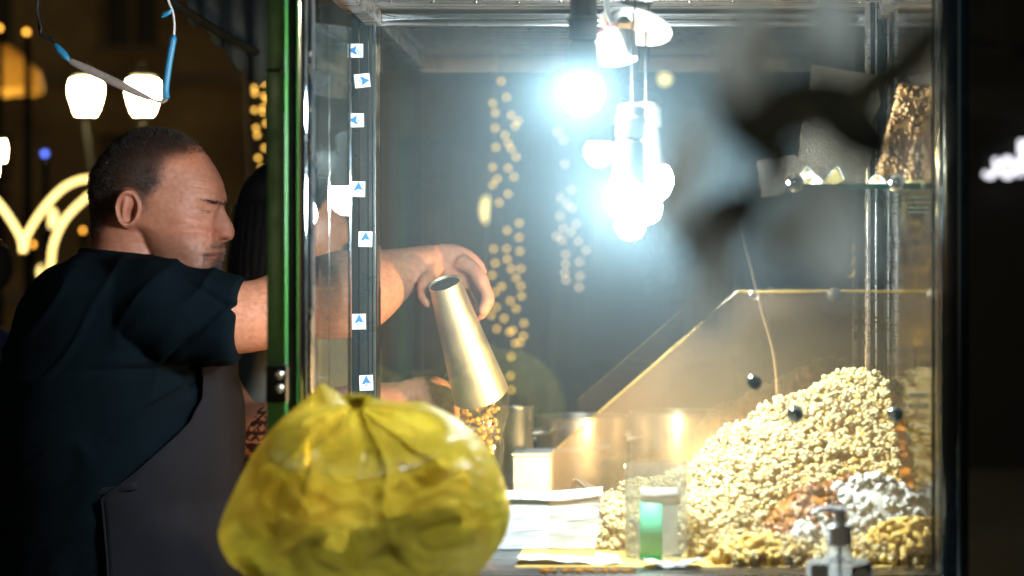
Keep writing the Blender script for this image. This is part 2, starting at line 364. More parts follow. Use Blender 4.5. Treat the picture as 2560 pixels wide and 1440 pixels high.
# ---- far ochre building behind the street lamps
def building(name, label, x0, x1, Y, depth, h, wall, bays, storeys, z0=1.2):
    b = thing(name, label, 'building', ((x0 + x1) / 2, Y, 0)); tr = M['trim'] if wall is M['facade'] else M['trim_dark']
    mb = MB(); bw = (x1 - x0) / bays; sh = (h - z0) / storeys
    # wall with recessed openings: piers and spandrels butted together
    ow, oh = bw * 0.42, sh * 0.6
    for i in range(bays):
        cx = x0 + (i + 0.5) * bw
        mb.box((x0 + i * bw, Y, 0), (cx - ow / 2, Y + 0.5, h)); mb.box((cx + ow / 2, Y, 0), (x0 + (i + 1) * bw, Y + 0.5, h))
        zz = 0
        for k in range(storeys):
            zb = z0 + k * sh + sh * 0.15
            mb.box((cx - ow / 2, Y + 0.002, zz), (cx + ow / 2, Y + 0.5, zb)); zz = zb + oh
        mb.box((cx - ow / 2, Y + 0.002, zz), (cx + ow / 2, Y + 0.5, h))
    mb.box((x0, Y + 0.5, 0), (x1, Y + depth, h - 0.01)); wl = mb.build('wall', wall, b, smooth=0)
    for k in range(storeys):
        m2 = MB(); z = z0 + k * sh; m2.box((x0 - 0.05, Y - 0.12, z - 0.14), (x1 + 0.05, Y - 0.002, z + 0.1), bev=0.03); m2.build('string_course', tr, b)
    for i in range(bays):
        cx = x0 + (i + 0.5) * bw
        for k in range(storeys):
            zb = z0 + k * sh + sh * 0.15
            m2 = MB(); fw = 0.09
            m2.box((cx - ow/2 - .12, Y - 0.08, zb - 0.1), (cx + ow/2 + .12, Y - 0.003, zb - 0.003), bev=0.02)
            m2.box((cx - ow/2 + .002, Y + 0.2, zb), (cx - ow/2 + fw, Y + 0.3, zb + oh)); m2.box((cx + ow/2 - fw, Y + 0.2, zb), (cx + ow/2 - .002, Y + 0.3, zb + oh))
            m2.box((cx - 0.04, Y + 0.2, zb), (cx + 0.04, Y + 0.3, zb + oh)); m2.box((cx - ow/2 + fw, Y + 0.2, zb + oh * .6), (cx + ow/2 - fw, Y + 0.29, zb + oh * .6 + .07))
            wo = m2.build('window', tr, b, smooth=0)
            m3 = MB(); m3.box((cx - ow/2 + fw, Y + 0.31, zb), (cx + ow/2 - fw, Y + 0.33, zb + oh)); m3.build('pane', M['pane'], wo, smooth=0)
    m2 = MB(); m2.box((x0 - .3, Y - .35, h), (x1 + .3, Y + depth, h + .3), bev=.05); m2.build('cornice', tr, b)
    return b
building('town_house', 'ochre plastered house far behind the two street lamps', -16, -2.2, 30, 8, 15, M['facade'], 6, 4)
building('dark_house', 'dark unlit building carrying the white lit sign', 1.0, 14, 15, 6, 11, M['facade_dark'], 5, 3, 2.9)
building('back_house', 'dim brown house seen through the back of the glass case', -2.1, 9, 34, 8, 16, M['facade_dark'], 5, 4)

# ---- lit sign on the dark building (letters cut by the picture's edge)
sg = thing('shop_sign', 'white glowing letters on the dark building at the right edge', 'sign', P(2540, 420, 14.9))
k = 14.86 / F
def strip2(mb, pts, wpx, Y, d=0.06):
    pts = catmull(pts, 24); mb.tube([P(a, b, Y) for a, b in pts], wpx * Y / F, 8)
m2 = MB(); strip2(m2, [(2488, 396), (2490, 425), (2476, 441), (2460, 432)], 6, 14.9); m2.build('letter', M['sign'], sg)
m2 = MB(); m2.tube([P(2519 + 14 * math.cos(a), 419 + 22 * math.sin(a), 14.9) for a in np.linspace(0, 6.283, 25)], 6 * k, 8); m2.build('letter', M['sign'], sg)
m2 = MB(); strip2(m2, [(2550, 398), (2550, 418), (2550, 440)], 6, 14.9); strip2(m2, [(2550, 398), (2580, 398), (2585, 418), (2552, 420)], 6, 14.9); m2.build('letter', M['sign'], sg)
m2 = MB(); m2.box(P(2546, 352, 14.9), P(2600, 386, 14.84)); m2.build('logo_block', M['sign'], sg)
m2 = MB(); m2.box(P(2440, 340, 14.95), P(2680, 450, 14.99)); m2.build('backing_board', M['iron'], sg)

# ---- street lamps
def street_lamp(label, heads, Y, base, group=None, glow='lamp_glass'):
    b = thing('street_lamp', label, 'street lamp', (base[0], Y, 0), group)
    zt = heads[0].z - 0.30
    mb = MB(); mb.lathe([(0.0, 0), (0.14, 0), (0.14, 0.25), (0.09, 0.32), (0.07, 0.9), (0.05, 1.0), (0.038, zt - .35), (0.05, zt - .3), (0.03, zt - .2), (0, zt - .2)], 16, Matrix.Translation((base[0], Y, 0)))
    mb.build('post', M['iron'], b)
    for h in heads:
        m2 = MB(); m2.tube(catmull([(base[0], Y, zt - .45), ((base[0] + h.x) / 2, Y, zt - .42), (h.x, Y, h.z - .24), (h.x, Y, h.z - .10)], 14), 0.014, 8); m2.build('arm', M['iron'], b)
        m2 = MB(); m2.lathe([(0, -.105), (.05, -.105), (.062, -.08), (.088, 0.0), (.094, .06), (.085, .095), (.05, .105), (0, .105)], 20, Matrix.Translation(h)); m2.build('globe', M[glow], b)
        m2 = MB(); m2.lathe([(0, -.128), (.02, -.128), (.066, -.112), (.066, -.1065), (0, -.1065)], 16, Matrix.Translation(h)); m2.build('collar', M['iron'], b)  # pan added to keep the globe's light off the stem
        m2 = MB(); m2.lathe([(0, .106), (.06, .106), (.075, .12), (.04, .15), (.012, .17), (.01, .21), (0, .215)], 16, Matrix.Translation(h)); m2.build('cap', M['iron'], b)
    return b
street_lamp('double street lamp with two glowing tulip globes above the bald man', [P(215, 243, 12), P(358, 243, 12)], 12, P(288, 0, 12))
street_lamp('added unseen double street lamp behind the viewer, brightening leaves and bag', [Vector((-3.4, -7.6, 3.3)), Vector((-2.6, -7.6, 3.3))], -7.6, Vector((-3.0, 0, 0)), glow='lamp_glass_added')  # lamp added out of view to light the leaves and bag front
street_lamp('street lamp whose globe is cut by the left edge', [P(-30, 395, 11)], 11, P(-60, 0, 11))

# ---- heart shaped LED decoration
ht = thing('light_heart', 'big glowing yellow heart outline of LED tube behind the man', 'light decoration', P(58, 1500, 7.0))
def heart(Y, ox, oy, sx):
    pts = [(58, 628), (66, 590), (110, 520), (165, 465), (225, 447), (262, 470), (270, 540), (240, 640), (170, 760), (58, 930), (-54, 760), (-124, 640), (-154, 540), (-146, 470), (-109, 447), (-49, 465), (6, 520), (50, 590)]
    return [P(58 + (a - 58) * sx + ox, 628 + (b - 628) * sx + oy, Y) for a, b in catmull(pts, 90, True)]
for (Y, ox, oy, sx) in ((7.0, 0, 0, 1.0),):
    m2 = MB(); q = heart(Y, ox, oy, sx); m2.tube(q + [q[0]], 0.0125, 10, cap=False); m2.build('tube', M['neon'], ht)
pts = [(300, 430), (262, 462), (215, 495), (165, 545), (137, 600), (128, 650), (128, 720), (170, 900), (240, 1000)]
m2 = MB(); m2.tube([P(a, b, 7.35) for a, b in catmull(pts, 50)], 0.0125, 10); m2.build('tube', M['neon'], ht)
m2 = MB(); m2.tube([P(58, 930, 7.02), P(58, 900, 7.2), (P(58, 0, 7.2).x, 7.2, 0)], 0.02, 8); m2.build('stand', M['iron'], ht)

# ---- trees wound with fairy lights: trunk, limbs, crown, then the lights as their own string
def tree(label, x, Y, r, h, seed):
    rr = random.Random(seed)
    b = thing('street_tree', label, 'tree', (x, Y, 0))
    mb = MB(); mb.tube([(x + .02 * math.sin(k * 1.3 + seed), Y + .02 * math.cos(k), h * k / 8) for k in range(9)], [r * (1.25 - .5 * k / 8) for k in range(9)], 12)
    tips = []
    for i in range(7):
        a = i * 0.9 + seed; e = Vector((x + 1.1 * math.cos(a), Y + 1.1 * math.sin(a), h + 1.0 + rr.random()))
        mb.tube([(x, Y, h * .93), (x + .35 * math.cos(a), Y + .35 * math.sin(a), h + .35), e], [r * .5, r * .3, r * .1], 6); tips.append(e)
    mb.build('trunk', M['bark'], b)
    n = 900; V = []; Fc = []
    for i in range(n):
        e = rr.choice(tips); c = e + Vector((rr.gauss(0, .45), rr.gauss(0, .45), rr.gauss(0, .35)))
        u = Vector((rr.gauss(0, 1), rr.gauss(0, 1), rr.gauss(0, 1))).normalized(); v = u.orthogonal().normalized()
        u *= .07; v *= .035; q = len(V); V += [(c - u)[:], (c + v)[:], (c + u)[:], (c - v)[:]]; Fc.append((q, q+1, q+2, q+3))
    m2 = MB(); m2.add(V, Fc); m2.build('crown', M['foliage'], b, smooth=0)
bulb_me = {}
def fairy(label, Y, spots, r, trunk, matname='fairy', tall=1.0):
    if matname not in bulb_me:
        m = MB(); m.ball((0, 0, 0), 1.0, 10, 6); me = m.mesh('bulb'); me.materials.append(M[matname]); bulb_me[matname] = me
    b = thing('fairy_light_string', label, 'string lights', P(spots[0][0], spots[0][1], Y))
    pts = []
    for i, (px, py) in enumerate(spots):
        c = P(px, py, Y); o = shared('bulb', bulb_me[matname], b, c, None, (r, r, r * tall)); pts.append(c + Vector((0, r * 1.2, 0)))
    m = MB(); m.tube(pts, 0.0035, 4); m.build('wire', M['black'], b)
def colspots(x0, x1, y0, y1, n, seed):
    rr = random.Random(seed); out = []
    for i in range(n):
        out.append((x0 + (x1 - x0) * rr.random(), y0 + (y1 - y0) * (i + rr.random() * .8) / n))
    return out
mid = [(1253,203),(1266,243),(1232,258),(1238,282),(1278,288),(1295,302),(1288,315),(1238,320),(1262,338),(1240,368),(1270,358),(1278,372),(1290,392),(1232,418),(1270,420),(1285,442),(1243,447),(1232,462),(1270,485),(1248,506),(1298,558),(1268,576),(1298,594),(1234,622),(1266,622),(1300,628),(1238,658),(1268,648),(1278,672),(1302,672),(1230,688),(1290,695),(1254,716),(1302,715),(1304,740),(1238,730),(1276,752),(1240,768),(1290,772),(1228,788),(1260,796),(1310,808),(1242,822),(1274,830),(1282,826),(1308,840),(1288,858),(1300,856),(1278,892),(1276,940),(1278,975)]
fairy('gold fairy lights wound up the trunk behind the scoop', 8.6, mid, 0.0085, None)
mr2 = [(1395,330),(1408,350),(1412,410),(1428,474),(1402,495),(1418,512),(1430,520),(1408,570),(1428,580),(1445,603),(1405,600),(1414,636),(1448,655),(1414,660),(1412,682),(1450,690),(1415,700),(1448,718),(1465,626),(1400,540),(1440,560),(1392,590)]
fairy('paler fairy lights on the trunk just left of the lit bulbs', 9.2, mr2, 0.0085, None, 'fairy_white')
lf = [(660,102),(664,135),(668,180),(660,208),(636,220),(637,233),(660,240),(668,248),(658,268),(636,275),(657,280),(665,308),(640,320),(643,338),(662,370),(645,395),(653,420),(664,436),(636,472),(648,488),(640,500),(630,515)]
fairy('gold fairy lights left of the green post', 8.0, lf, 0.008, None)
fairy('short run of fairy lights beside the rear right post', 8.8, [(2124,618),(2125,650),(2126,682)], 0.008, None)
for (lab, x, Y, r) in (('slim tree trunk wound with gold lights behind the scoop', XP(1268, 8.72), 8.72, .085), ('slim tree trunk wound with paler lights behind the bulbs', XP(1428, 9.32), 9.32, .08), ('slim tree trunk wound with lights left of the green post', XP(655, 8.12), 8.12, .07)):
    tree(lab, x, Y, r, 3.1, int(x * 10) + 5)

# ---- small coloured far lamps
def far_lamp(label, px, py, Y, r, m, tall=1.0):
    b = thing('far_lamp', label, 'lamp', (P(px, py, Y).x, Y, 0))
    c = P(px, py, Y)
    a = MB(); a.lathe([(0, 0), (.07, 0), (.07, .1), (.02, .16), (.014, c.z - r * tall), (0, c.z - r * tall)], 10, Matrix.Translation((c.x, Y + .01, 0))); a.build('post', M['iron'], b)
    a = MB(); a.ball(c, (r, r, r * tall), 14, 10); a.build('globe', m, b)
far_lamp('upper small orange lamp above the ochre parasol', 66, 80, 9, .012, M['orange_light'])
far_lamp('lower small orange lamp touching the one above it', 69, 95, 9.2, .012, M['orange_light'])
far_lamp('small orange lamp at the left edge', -2, 70, 9, .012, M['orange_light'])
far_lamp('small blue lamp left of the man', 112, 384, 9, .014, M['blue_light'])
far_lamp('glowing oval lamp inside the heart, upper one', 128, 545, 10, .035, M['neon'], 1.5)
far_lamp('glowing oval lamp by the man back, lower one', 105, 680, 9.5, .022, M['neon'], 1.6)
far_lamp('tiny orange lamp close behind the man neck', 207, 576, 9.5, .009, M['orange_light'], 1.3)
far_lamp('tiny orange lamp under the heart notch', 82, 611, 9.5, .010, M['orange_light'], 1.3)
far_lamp('soft yellow lamp left of the wound trunk in the glass', 1218, 525, 16, .05, M['neon'], 2.2)
far_lamp('soft orange lamp right of the bulbs under the rail', 1662, 198, 16, .05, M['neon'], 0.9)

# ---- parasol at the upper left
b = thing('parasol', 'ochre parasol cut by the upper left edge', 'parasol', (P(-60, 0, 10).x, 10, 0))
cx = P(-60, 0, 10).x; zt = ZP(110, 10); zl = ZP(225, 10)
mb = MB(); V = []; n = 24
V.append((cx, 10, zt + .02))
for (f, z) in ((.55, zt - .01), (.95, zl + .10), (1.0, zl)):
    for kk in range(n): a = 2 * math.pi * kk / n; V.append((cx + .34 * f * math.cos(a), 10 + .34 * f * math.sin(a), z - .012 * (kk % 3 == 0)))
Fc = [(0, 1 + kk, 1 + (kk + 1) % n) for kk in range(n)]
for q in range(2): Fc += [(1+q*n+kk, 1+(q+1)*n+kk, 1+(q+1)*n+(kk+1)%n, 1+q*n+(kk+1)%n) for kk in range(n)]
mb.add(V, Fc); mb.build('canopy', M['parasol'], b)
mb = MB(); mb.tube([(cx, 10, 0), (cx, 10, zt)], .015, 8); mb.build('pole', M['iron'], b)
far_lamp('added warm lamp out of view brightening the ochre parasol', -60, 250, 9.9, .03, M['parasol_fill_lamp'])  # unseen lamp added to light the canopy

# ---- dark awning of the neighbouring stall, with its strut
b = thing('awning', 'dark teal awning hanging between the man and the green post', 'awning', P(620, 0, 3.9))
mb = MB()
A = [P(430, -20, 3.7), P(800, -20, 3.7), P(800, -160, 5.2), P(430, -160, 5.2)]
mb.box(P(440, -40, 3.7), (XP(900, 3.7), 5.2, ZP(-60, 3.7)), bev=.004); mb.build('roof_panel', M['awning'], b)
mb = MB(); V = []; Fc = []
for i in range(25):
    u = i / 24; x = 470 + 420 * u
    bot = 60 + 150 * smoothstep(0, .45, u) + 8 * math.sin(i * 2.1)
    for z in (-39, bot):
        V.append(P(x, z, 3.72 + .015 * math.sin(i * 1.7))[:])
for i in range(24): Fc.append((2*i, 2*i+1, 2*i+3, 2*i+2))
mb.add(V, Fc); o = mb.build('valance', M['awning'], b); rebuild(o, [('SOLIDIFY', dict(thickness=.006))])
mb = MB(); mb.tube([P(415, -10, 3.3), P(440, 12, 3.3), P(545, 78, 3.45), P(640, 130, 3.7)], .008, 8); mb.build('strut', M['iron'], b)

# ---- drooping LED strip cable
b = thing('led_strip_cable', 'drooping LED strip cable with blue sleeves above the man', 'cable', P(100, -20, 3.1))
Yc = 3.1
mb = MB(); mb.tube([P(x, y, Yc) for x, y in catmull([(93, -20), (96, 30), (100, 80), (108, 92), (128, 100), (140, 112)], 30)], .0022, 8); mb.tube([P(x, y, Yc - .004) for x, y in catmull([(100, -20), (92, 25), (103, 70), (101, 84), (118, 92), (132, 98)], 30)], .002, 8); mb.build('black_wire', M['black'], b)
mb = MB(); mb.tube([P(x, y, Yc) for x, y in [(137, 108), (140, 114), (150, 126), (162, 138), (170, 148), (173, 153)]], [.0012, .0045, .0062, .006, .004, .0012], 10); mb.build('blue_sleeve', M['shrink'], b)
mb = MB(); q = catmull([(172, 150), (200, 164), (250, 188), (310, 216), (350, 236), (390, 252), (408, 254), (418, 246)], 40)
mb.tube([P(x, y, Yc) for x, y in q], [.0025 + .0045 * math.sin(min(1, max(0, i / 26)) * math.pi) ** .5 * (i < 26) for i in range(40)], 8, sq=[.4] * 40); mb.build('strip', M['strip'], b)
mb = MB(); mb.tube([P(x, y, Yc) for x, y in catmull([(417, 248), (414, 225), (418, 190), (424, 150), (432, 105), (435, 85)], 24)], [.0015] + [.0055] * 20 + [.004, .002, .0015], 10); mb.build('blue_sleeve', M['shrink'], b)
mb = MB(); mb.tube([P(x, y, Yc) for x, y in catmull([(435, 88), (436, 60), (432, 30), (424, 10), (414, -20)], 20)], .0018, 8); mb.build('grey_wire', M['cable_white'], b)
mb = MB(); mb.tube([P(x, y, Yc) for x, y in [(432, 20), (424, 30), (412, 36), (404, 43)]], [.001, .004, .0045, .001], 8); mb.build('blue_tape_end', M['shrink'], b)

# ================================================================== FOOD CART WITH THE GLASS CASE
YF, YB = 2.30, 2.90
XL, XR = XP(770, YF), XP(2345, YF)
ZFL = CZ - 0.345; ZLED = CZ - 0.40; ZCE = ZP(36, YB)
cart = thing('food_cart', 'lit glass food cart with chrome and green posts full of popcorn', 'food cart', ((XL + XR) / 2, (YF + YB) / 2, 0))
mb = MB(); mb.box((XL - .06, YF - .42, 0.12), (XR + .06, YB + .06, ZLED - .002), bev=.01); mb.build('cart_body', M['green'], cart)
mb = MB(); mb.box((XL - .08, YF - .45, ZLED), (XR + .08, YF - .034, ZLED + .0), 0) if False else None
mb.box((XL - .08, YF - .45, ZLED - .001), (XR + .08, YF - .034, ZLED + .012), bev=.003); mb.build('ledge', M['steel'], cart)
mb = MB(); mb.box((XL - .03, YF - .032, ZLED), (XR + .03, YB + .04, ZFL), bev=.003); mb.build('case_floor', M['steel'], cart)
mb = MB(); mb.box((XL - .05, YF - .04, ZCE + .006), (XR + .05, YB + .06, ZCE + .02)); mb.build('ceiling_sheet', M['steel'], cart, smooth=0)
mb = MB(); mb.box((XL - .12, YF - .15, ZCE + .03), (XR + .12, YB + .12, ZCE + .07), bev=.01); mb.build('roof', M['awning'], cart)
for sx in (-1, 1):
    for yy in (YF - .25, YB - .05):
        m2 = MB(); x = (XL + .05) if sx < 0 else (XR - .05); m2.tube([(x - .015, yy, .16), (x + .015, yy, .16)], .16, 28); m2.build('wheel', M['black'], cart)
# front left: green bar, dark gap strip, chrome tube, rubber gasket
def post(name, px0, px1, Y0, Y1, m, z0=None, z1=None, bev=.003):
    a = MB(); a.box((XP(px0, Y0), Y0, z0 if z0 is not None else ZFL + .0005), (XP(px1, Y0), Y1, z1 if z1 is not None else ZCE + .005), bev=bev); return a.build(name, m, cart)
zl = ZLED + .0125
gp = post('green_post', 666, 715, YF - .035, YF - .008, M['green'], zl, ZCE + .03)
mb = MB(); mb.tube([P(690, 176, YF - .022), P(690, 183, YF - .022)], .0135, 4); 
a = MB(); a.box(P(664, 172, YF - .037), P(717, 186, YF - .006), bev=.002); a.build('weld_joint', M['iron'], gp)
post('gap_strip', 716.5, 735, YF - .02, YF, M['black'], zl, ZCE + .03)
a = MB(); c = P(753, 0, YF - .012); a.tube([(c.x, c.y, zl), (c.x, c.y, ZCE + .03)], .0078, 20); a.build('chrome_post', M['chrome'], cart)
post('gasket', 769, 779, YF - .004, YF + .02, M['rubber'], bev=.001)
for i, py in enumerate((128, 160, 268, 352, 386, 440, 770, 800, 860, 905, 930)):
    a = MB(); a.box(P(767, py, YF - .0055), P(778, py + (26 if i % 2 else 14), YF - .0041)); a.build('gasket_clip', M['chrome'], cart)
# hinge bracket with two bolts
hb = MB(); hb.box(P(664, 913, YF - .05), P(722, 1005, YF - .0355), bev=.002); hbo = hb.build('hinge_bracket', M['iron'], cart)
for py in (938, 972):
    a = MB(); a.ball(P(697, py, YF - .051), (.0055, .004, .0055), 14, 8); a.build('bolt', M['pot'], hbo)
# front right post
post('corner_post', 2352, 2424, YF - .03, YF + .004, M['dark_chrome'], zl, ZCE + .03, bev=.006)
post('edge_bead', 2343, 2351.5, YF - .01, YF + .008, M['chrome'], zl, ZCE + .005, bev=.001)
a = MB(); c = P(2398, 0, YF - .032); a.tube([(c.x, c.y, zl), (c.x, c.y, ZCE + .03)], .0022, 10); a.build('reflection_line', M['chrome'], cart)  # chrome line stands for reflections running down the post
# back left profile with stickers
YS = 2.874
sp = post('profile_strip', 879, 939, YS, YS + .036, M['rubber'], bev=.0015)
for px in (898, 921, 932):
    a = MB(); a.box((XP(px, YS) - .0005, YS - .0012, ZFL + .001), (XP(px, YS) + .0005, YS - .0001, ZCE)); a.build('profile_rib', M['dark_chrome'], sp)
a = MB(); a.box((XP(939.6, YS), YS + .004, ZFL + .001), (XP(943, YS), YS + .02, ZCE)); a.build('edge_bead', M['chrome'], cart)
a = MB(); a.box((XP(945, YS), YS + .006, ZFL + .001), (XP(947.5, YS), YS + .02, ZCE)); a.build('edge_bead', M['chrome'], cart)
# back right profile: several fins
for (p0, p1, dy, m) in ((2168, 2176, 0, 'steel'), (2176.5, 2188, .006, 'dark_chrome'), (2188.5, 2193, .002, 'steel'), (2193.5, 2210, .007, 'dark_chrome'), (2210.5, 2214, .003, 'steel'), (2214.5, 2232, .007, 'dark_chrome'), (2232.5, 2237, .002, 'steel'), (2237.5, 2252, .005, 'dark_chrome')):
    post('rear_post_fin', p0, p1, 2.80 + dy, 2.83, M[m], bev=.0006)
# rails
def rail(name, lo, hi, m, bev=.002):
    a = MB(); a.box(lo, hi, bev=bev); return a.build(name, m, cart)
rail('back_top_rail', (XL + .001, YB - .012, ZCE - .0125), (XR - .001, YB + .012, ZCE), M['chrome'])
rail('back_top_rail', (XL + .001, YB - .009, ZCE - .019), (XR - .001, YB + .009, ZCE - .013), M['steel'], .001)
rail('front_top_rail', (XL, YF + .001, ZCE - .022), (XR, YF + .024, ZCE + .005), mat('cream_painted_rail', (0.55, 0.47, 0.40), (0.45, 0.38, 0.32), 12, 0.5))
rail('side_top_rail', (XL - .013, YF + .026, ZCE - .02), (XL + .009, YB - .014, ZCE + .004), M['steel'])
rail('side_top_rail', (XR - .009, YF + .026, ZCE - .02), (XR + .013, YB - .014, ZCE + .004), M['steel'])
rail('ceiling_batten', (XL + .012, YB - .16, ZCE - .002), (XR - .012, YB - .135, ZCE + .005), M['steel'], .001)
rv = MB(); rv.ball((0, 0, 0), (.004, .004, .0025), 12, 6); rvm = rv.mesh('rivet'); rvm.materials.append(M['chrome'])
for i in range(12): shared('rivet', rvm, cart, (XL + .04 + i * (XR - XL - .08) / 11, YB - .148, ZCE - .0025))
for i in range(9): shared('rivet', rvm, cart, (XL + .06 + i * (XR - XL - .1) / 8, YB - .36, ZCE + .0055))
# panes
def pane(name, lo, hi, m): a = MB(); a.box(lo, hi); return a.build(name, m, cart, smooth=0)
pane('front_pane', (XL + .012, YF + .010, ZFL + .001), (XR - .004, YF + .014, ZCE - .0225), M['front_glass'])
pane('back_pane', (XP(949, YB), YB - .004, ZFL + .001), (XP(2180, YB) + .03, YB + .001, ZCE - .02), M['back_glass'])
# chamfered corner pane at the left, set at 45 degrees
def slab(p, q, z0, z1, th, name, m):
    n_ = Vector((-(q[1] - p[1]), q[0] - p[0], 0)).normalized() * th; v = [(*p, z0), (*q, z0), (q[0] + n_.x, q[1] + n_.y, z0), (p[0] + n_.x, p[1] + n_.y, z0)]; v += [(x, y, z1) for x, y, z in v]
    a = MB(); a.add(v, [(3,2,1,0), (4,5,6,7)] + [(i, (i+1)%4, 4+(i+1)%4, 4+i) for i in range(4)]); return a.build(name, m, cart, smooth=0)
CP0, CP1 = (-.426, 2.4755), (-.3785, 2.5215)
slab(CP0, CP1, ZFL + .001, ZP(62, 2.5), .004, 'side_pane', M['side_glass'])
slab((-.3782, 2.5218), (-.3772, 2.5228), ZFL + .001, ZP(62, 2.5), .0045, 'pane_edge_trim', M['dark_chrome'])
slab((-.4021, 2.4977), (-.4017, 2.4981), ZFL + .001, ZP(62, 2.5), -.0006, 'pane_joint', M['chrome'])
pane('mirror_side_panel', (XR - .003, YF + .031, ZFL + .001), (XR + .002, YB - .015, ZCE - .021), mat('mirror_steel', (0.66, 0.65, 0.62), (0.58, 0.57, 0.55), 20, 0.10, 1.0, rvar=0.05))
# acrylic guard with sloping end (extruded polygon)
YG = 2.338; YSH = 2.40
poly = [(1372, 1140), (1845, 731), (2338, 731), (2338, 1385), (1372, 1385)]
V = [P(x, y, YG)[:] for x, y in poly]; V += [(v[0], v[1] + .005, v[2]) for v in V]
mb = MB(); mb.add(V, [(0,1,2,3,4), (9,8,7,6,5)] + [(i, 5 + i, 5 + (i + 1) % 5, (i + 1) % 5) for i in range(5)]); gd = mb.build('acrylic_guard', M['guard'], cart, smooth=0)
mb = MB(); mb.tube([P(1372, 1140, YG + .0025), P(1845, 730, YG + .0025)], .0011, 6); mb.tube([P(1845, 730, YG + .0025), P(2338, 729, YG + .0025)], .0014, 6); mb.build('polished_edge', mat('amber_acrylic_edge', (0.75, 0.55, 0.16), (0.6, 0.42, 0.1), 60, 0.25, trans=0.4), gd)
for (px, py) in ((1988, 1035), (2238, 1035)):
    a = MB(); a.ball(P(px, py, YG - .012), .0105, 24, 16); a.tube([P(px, py, YG - .012), P(px, py, YG + .03)], .004, 10); a.build('ball_standoff', M['chrome'], gd)
a = MB(); a.lathe([(0, 0), (.009, 0), (.0095, .001), (.0095, .004), (.008, .006), (.001, .0065), (0, .0065)], 24, Matrix.Translation(P(1886, 956, YG - .001)) @ Matrix.Rotation(R(90), 4, 'X')); a.build('ball_reflection', M['chrome'], gd)  # disc modelled in place of the ball's reflection in the back glass
a = MB(); a.tube([P(1886 + 11 * math.cos(t), 740 + 11 * math.sin(t), YG - .001) for t in np.linspace(0, 6.283, 25)], .001, 6); a.build('washer', M['pot'], gd)
for px in (2085, 2334):
    a = MB(); a.lathe([(0, 0), (.008, 0), (.0085, .001), (.0085, .004), (.006, .005), (0, .005)], 20, Matrix.Translation(P(px, 738, YG - .0005)) @ Matrix.Rotation(R(90), 4, 'X')); a.build('cap_nut', M['pot'], gd)
# glass shelf with ball ended rods
ZS = ZP(460, YSH)
mb = MB(); mb.box((XP(1976, YSH), YSH, ZS - .006), (XR - .005, 2.795, ZS)); sh = mb.build('glass_shelf', M['shelf_glass'], cart, smooth=0)
for px in (1988, 2240):
    a = MB(); a.ball(P(px, 457, YSH - .012), .0112, 24, 16); a.tube([P(px, 457, YSH - .012), (XP(px, YSH), YSH - .001, ZS - .003)], .0042, 10); a.build('ball_standoff', M['chrome'], sh)
a = MB(); a.box((XP(2000, YSH), YSH - .0022, ZS - .0066), (XR - .006, YSH - .0002, ZS + .0006)); a.build('shelf_edge', mat('green_glass_edge', (0.02, 0.16, 0.13), (0.015, 0.11, 0.09), 40, 0.15), sh)
for (px, py) in ((2303, 1003), (2303, 512)):
    a = MB(); Y = 2.44
    for dy in (-14, 14): a.tube([P(px - 32, py + dy * .9, Y), P(px + 32, py + dy * .9, Y)], .0035, 10)
    a.tube([P(px, py - 13, Y), P(px, py + 13, Y)], .004, 10); a.build('glass_clamp', M['chrome'], cart)

# ---- stickers with the lettering
def text_mesh(s, size):
    c = bpy.data.curves.new('txt', 'FONT'); c.body = s; c.size = size; c.align_x = 'CENTER'
    o = bpy.data.objects.new('txt', c); col.objects.link(o); dg = bpy.context.evaluated_depsgraph_get()
    me = bpy.data.meshes.new_from_object(o.evaluated_get(dg), depsgraph=dg)
    V = [v.co[:] for v in me.vertices]; Fc = [list(p.vertices) for p in me.polygons]
    bpy.data.objects.remove(o); bpy.data.curves.remove(c); bpy.data.meshes.remove(me); return np.array(V), Fc
TV, TF = text_mesh('Absoluta', 0.0052)
logo = np.array([(-.30,-.10),(-.22,.06),(-.10,.26),(0.0,.46),(.05,.46),(.14,.26),(.26,.04),(.38,-.12),(.30,-.13),(.20,-.05),(.13,-.10),(.02,-.02),(-.08,-.08),(-.18,-.16)]) 
swoosh = np.array([(-.32,-.20),(-.12,-.20),(.02,-.10),(.12,0.0),(.06,-.16),(-.08,-.26)])
for (px, py, ang) in ((889,127,90),(906,202,-84),(891,301,91),(896,473,-1.5),(914,598,-1),(898,804,1),(916,957,2.5)):
    W, H = .0205, .0230
    q = MB(); c = P(px, py, YS); y0 = YS - .0021
    rot = np.array([[math.cos(R(ang)), -math.sin(R(ang))], [math.sin(R(ang)), math.cos(R(ang))]])
    def pl(pts, y, fc, mi):
        pts = np.asarray(pts)[:, :2] @ rot.T; q.add(np.column_stack([pts[:, 0] + c.x, np.full(len(pts), y), pts[:, 1] + c.z]), fc, mi)
    h = np.array([(-W/2,-H/2),(W/2,-H/2),(W/2,H/2),(-W/2,H/2)])
    pl(h, y0, [(0,1,2,3)], 0); pl(h, y0 + .0004, [(3,2,1,0)], 0)
    for i in range(4):
        j = (i + 1) % 4; a2 = np.array([h[i], h[j]]) @ rot.T
        q.add([(a2[0][0]+c.x, y0, a2[0][1]+c.z), (a2[1][0]+c.x, y0, a2[1][1]+c.z), (a2[1][0]+c.x, y0+.0004, a2[1][1]+c.z), (a2[0][0]+c.x, y0+.0004, a2[0][1]+c.z)], [(0,3,2,1)], 0)
    pl(logo * .0215 + np.array([0.0, .0008]), y0 - .0002, [list(range(len(logo)))], 1)
    pl(swoosh * .0215 + np.array([0.0, .0002]), y0 - .0002, [list(range(len(swoosh)))], 1)
    t = TV[:, :2] * np.array([.92, 1.0]) + np.array([0, -H/2 + .0016]); pl(t, y0 - .0003, TF, 2)
    q.build('sticker', [M['sticker'], M['blue_ink'], M['navy_ink']], sp, smooth=0)
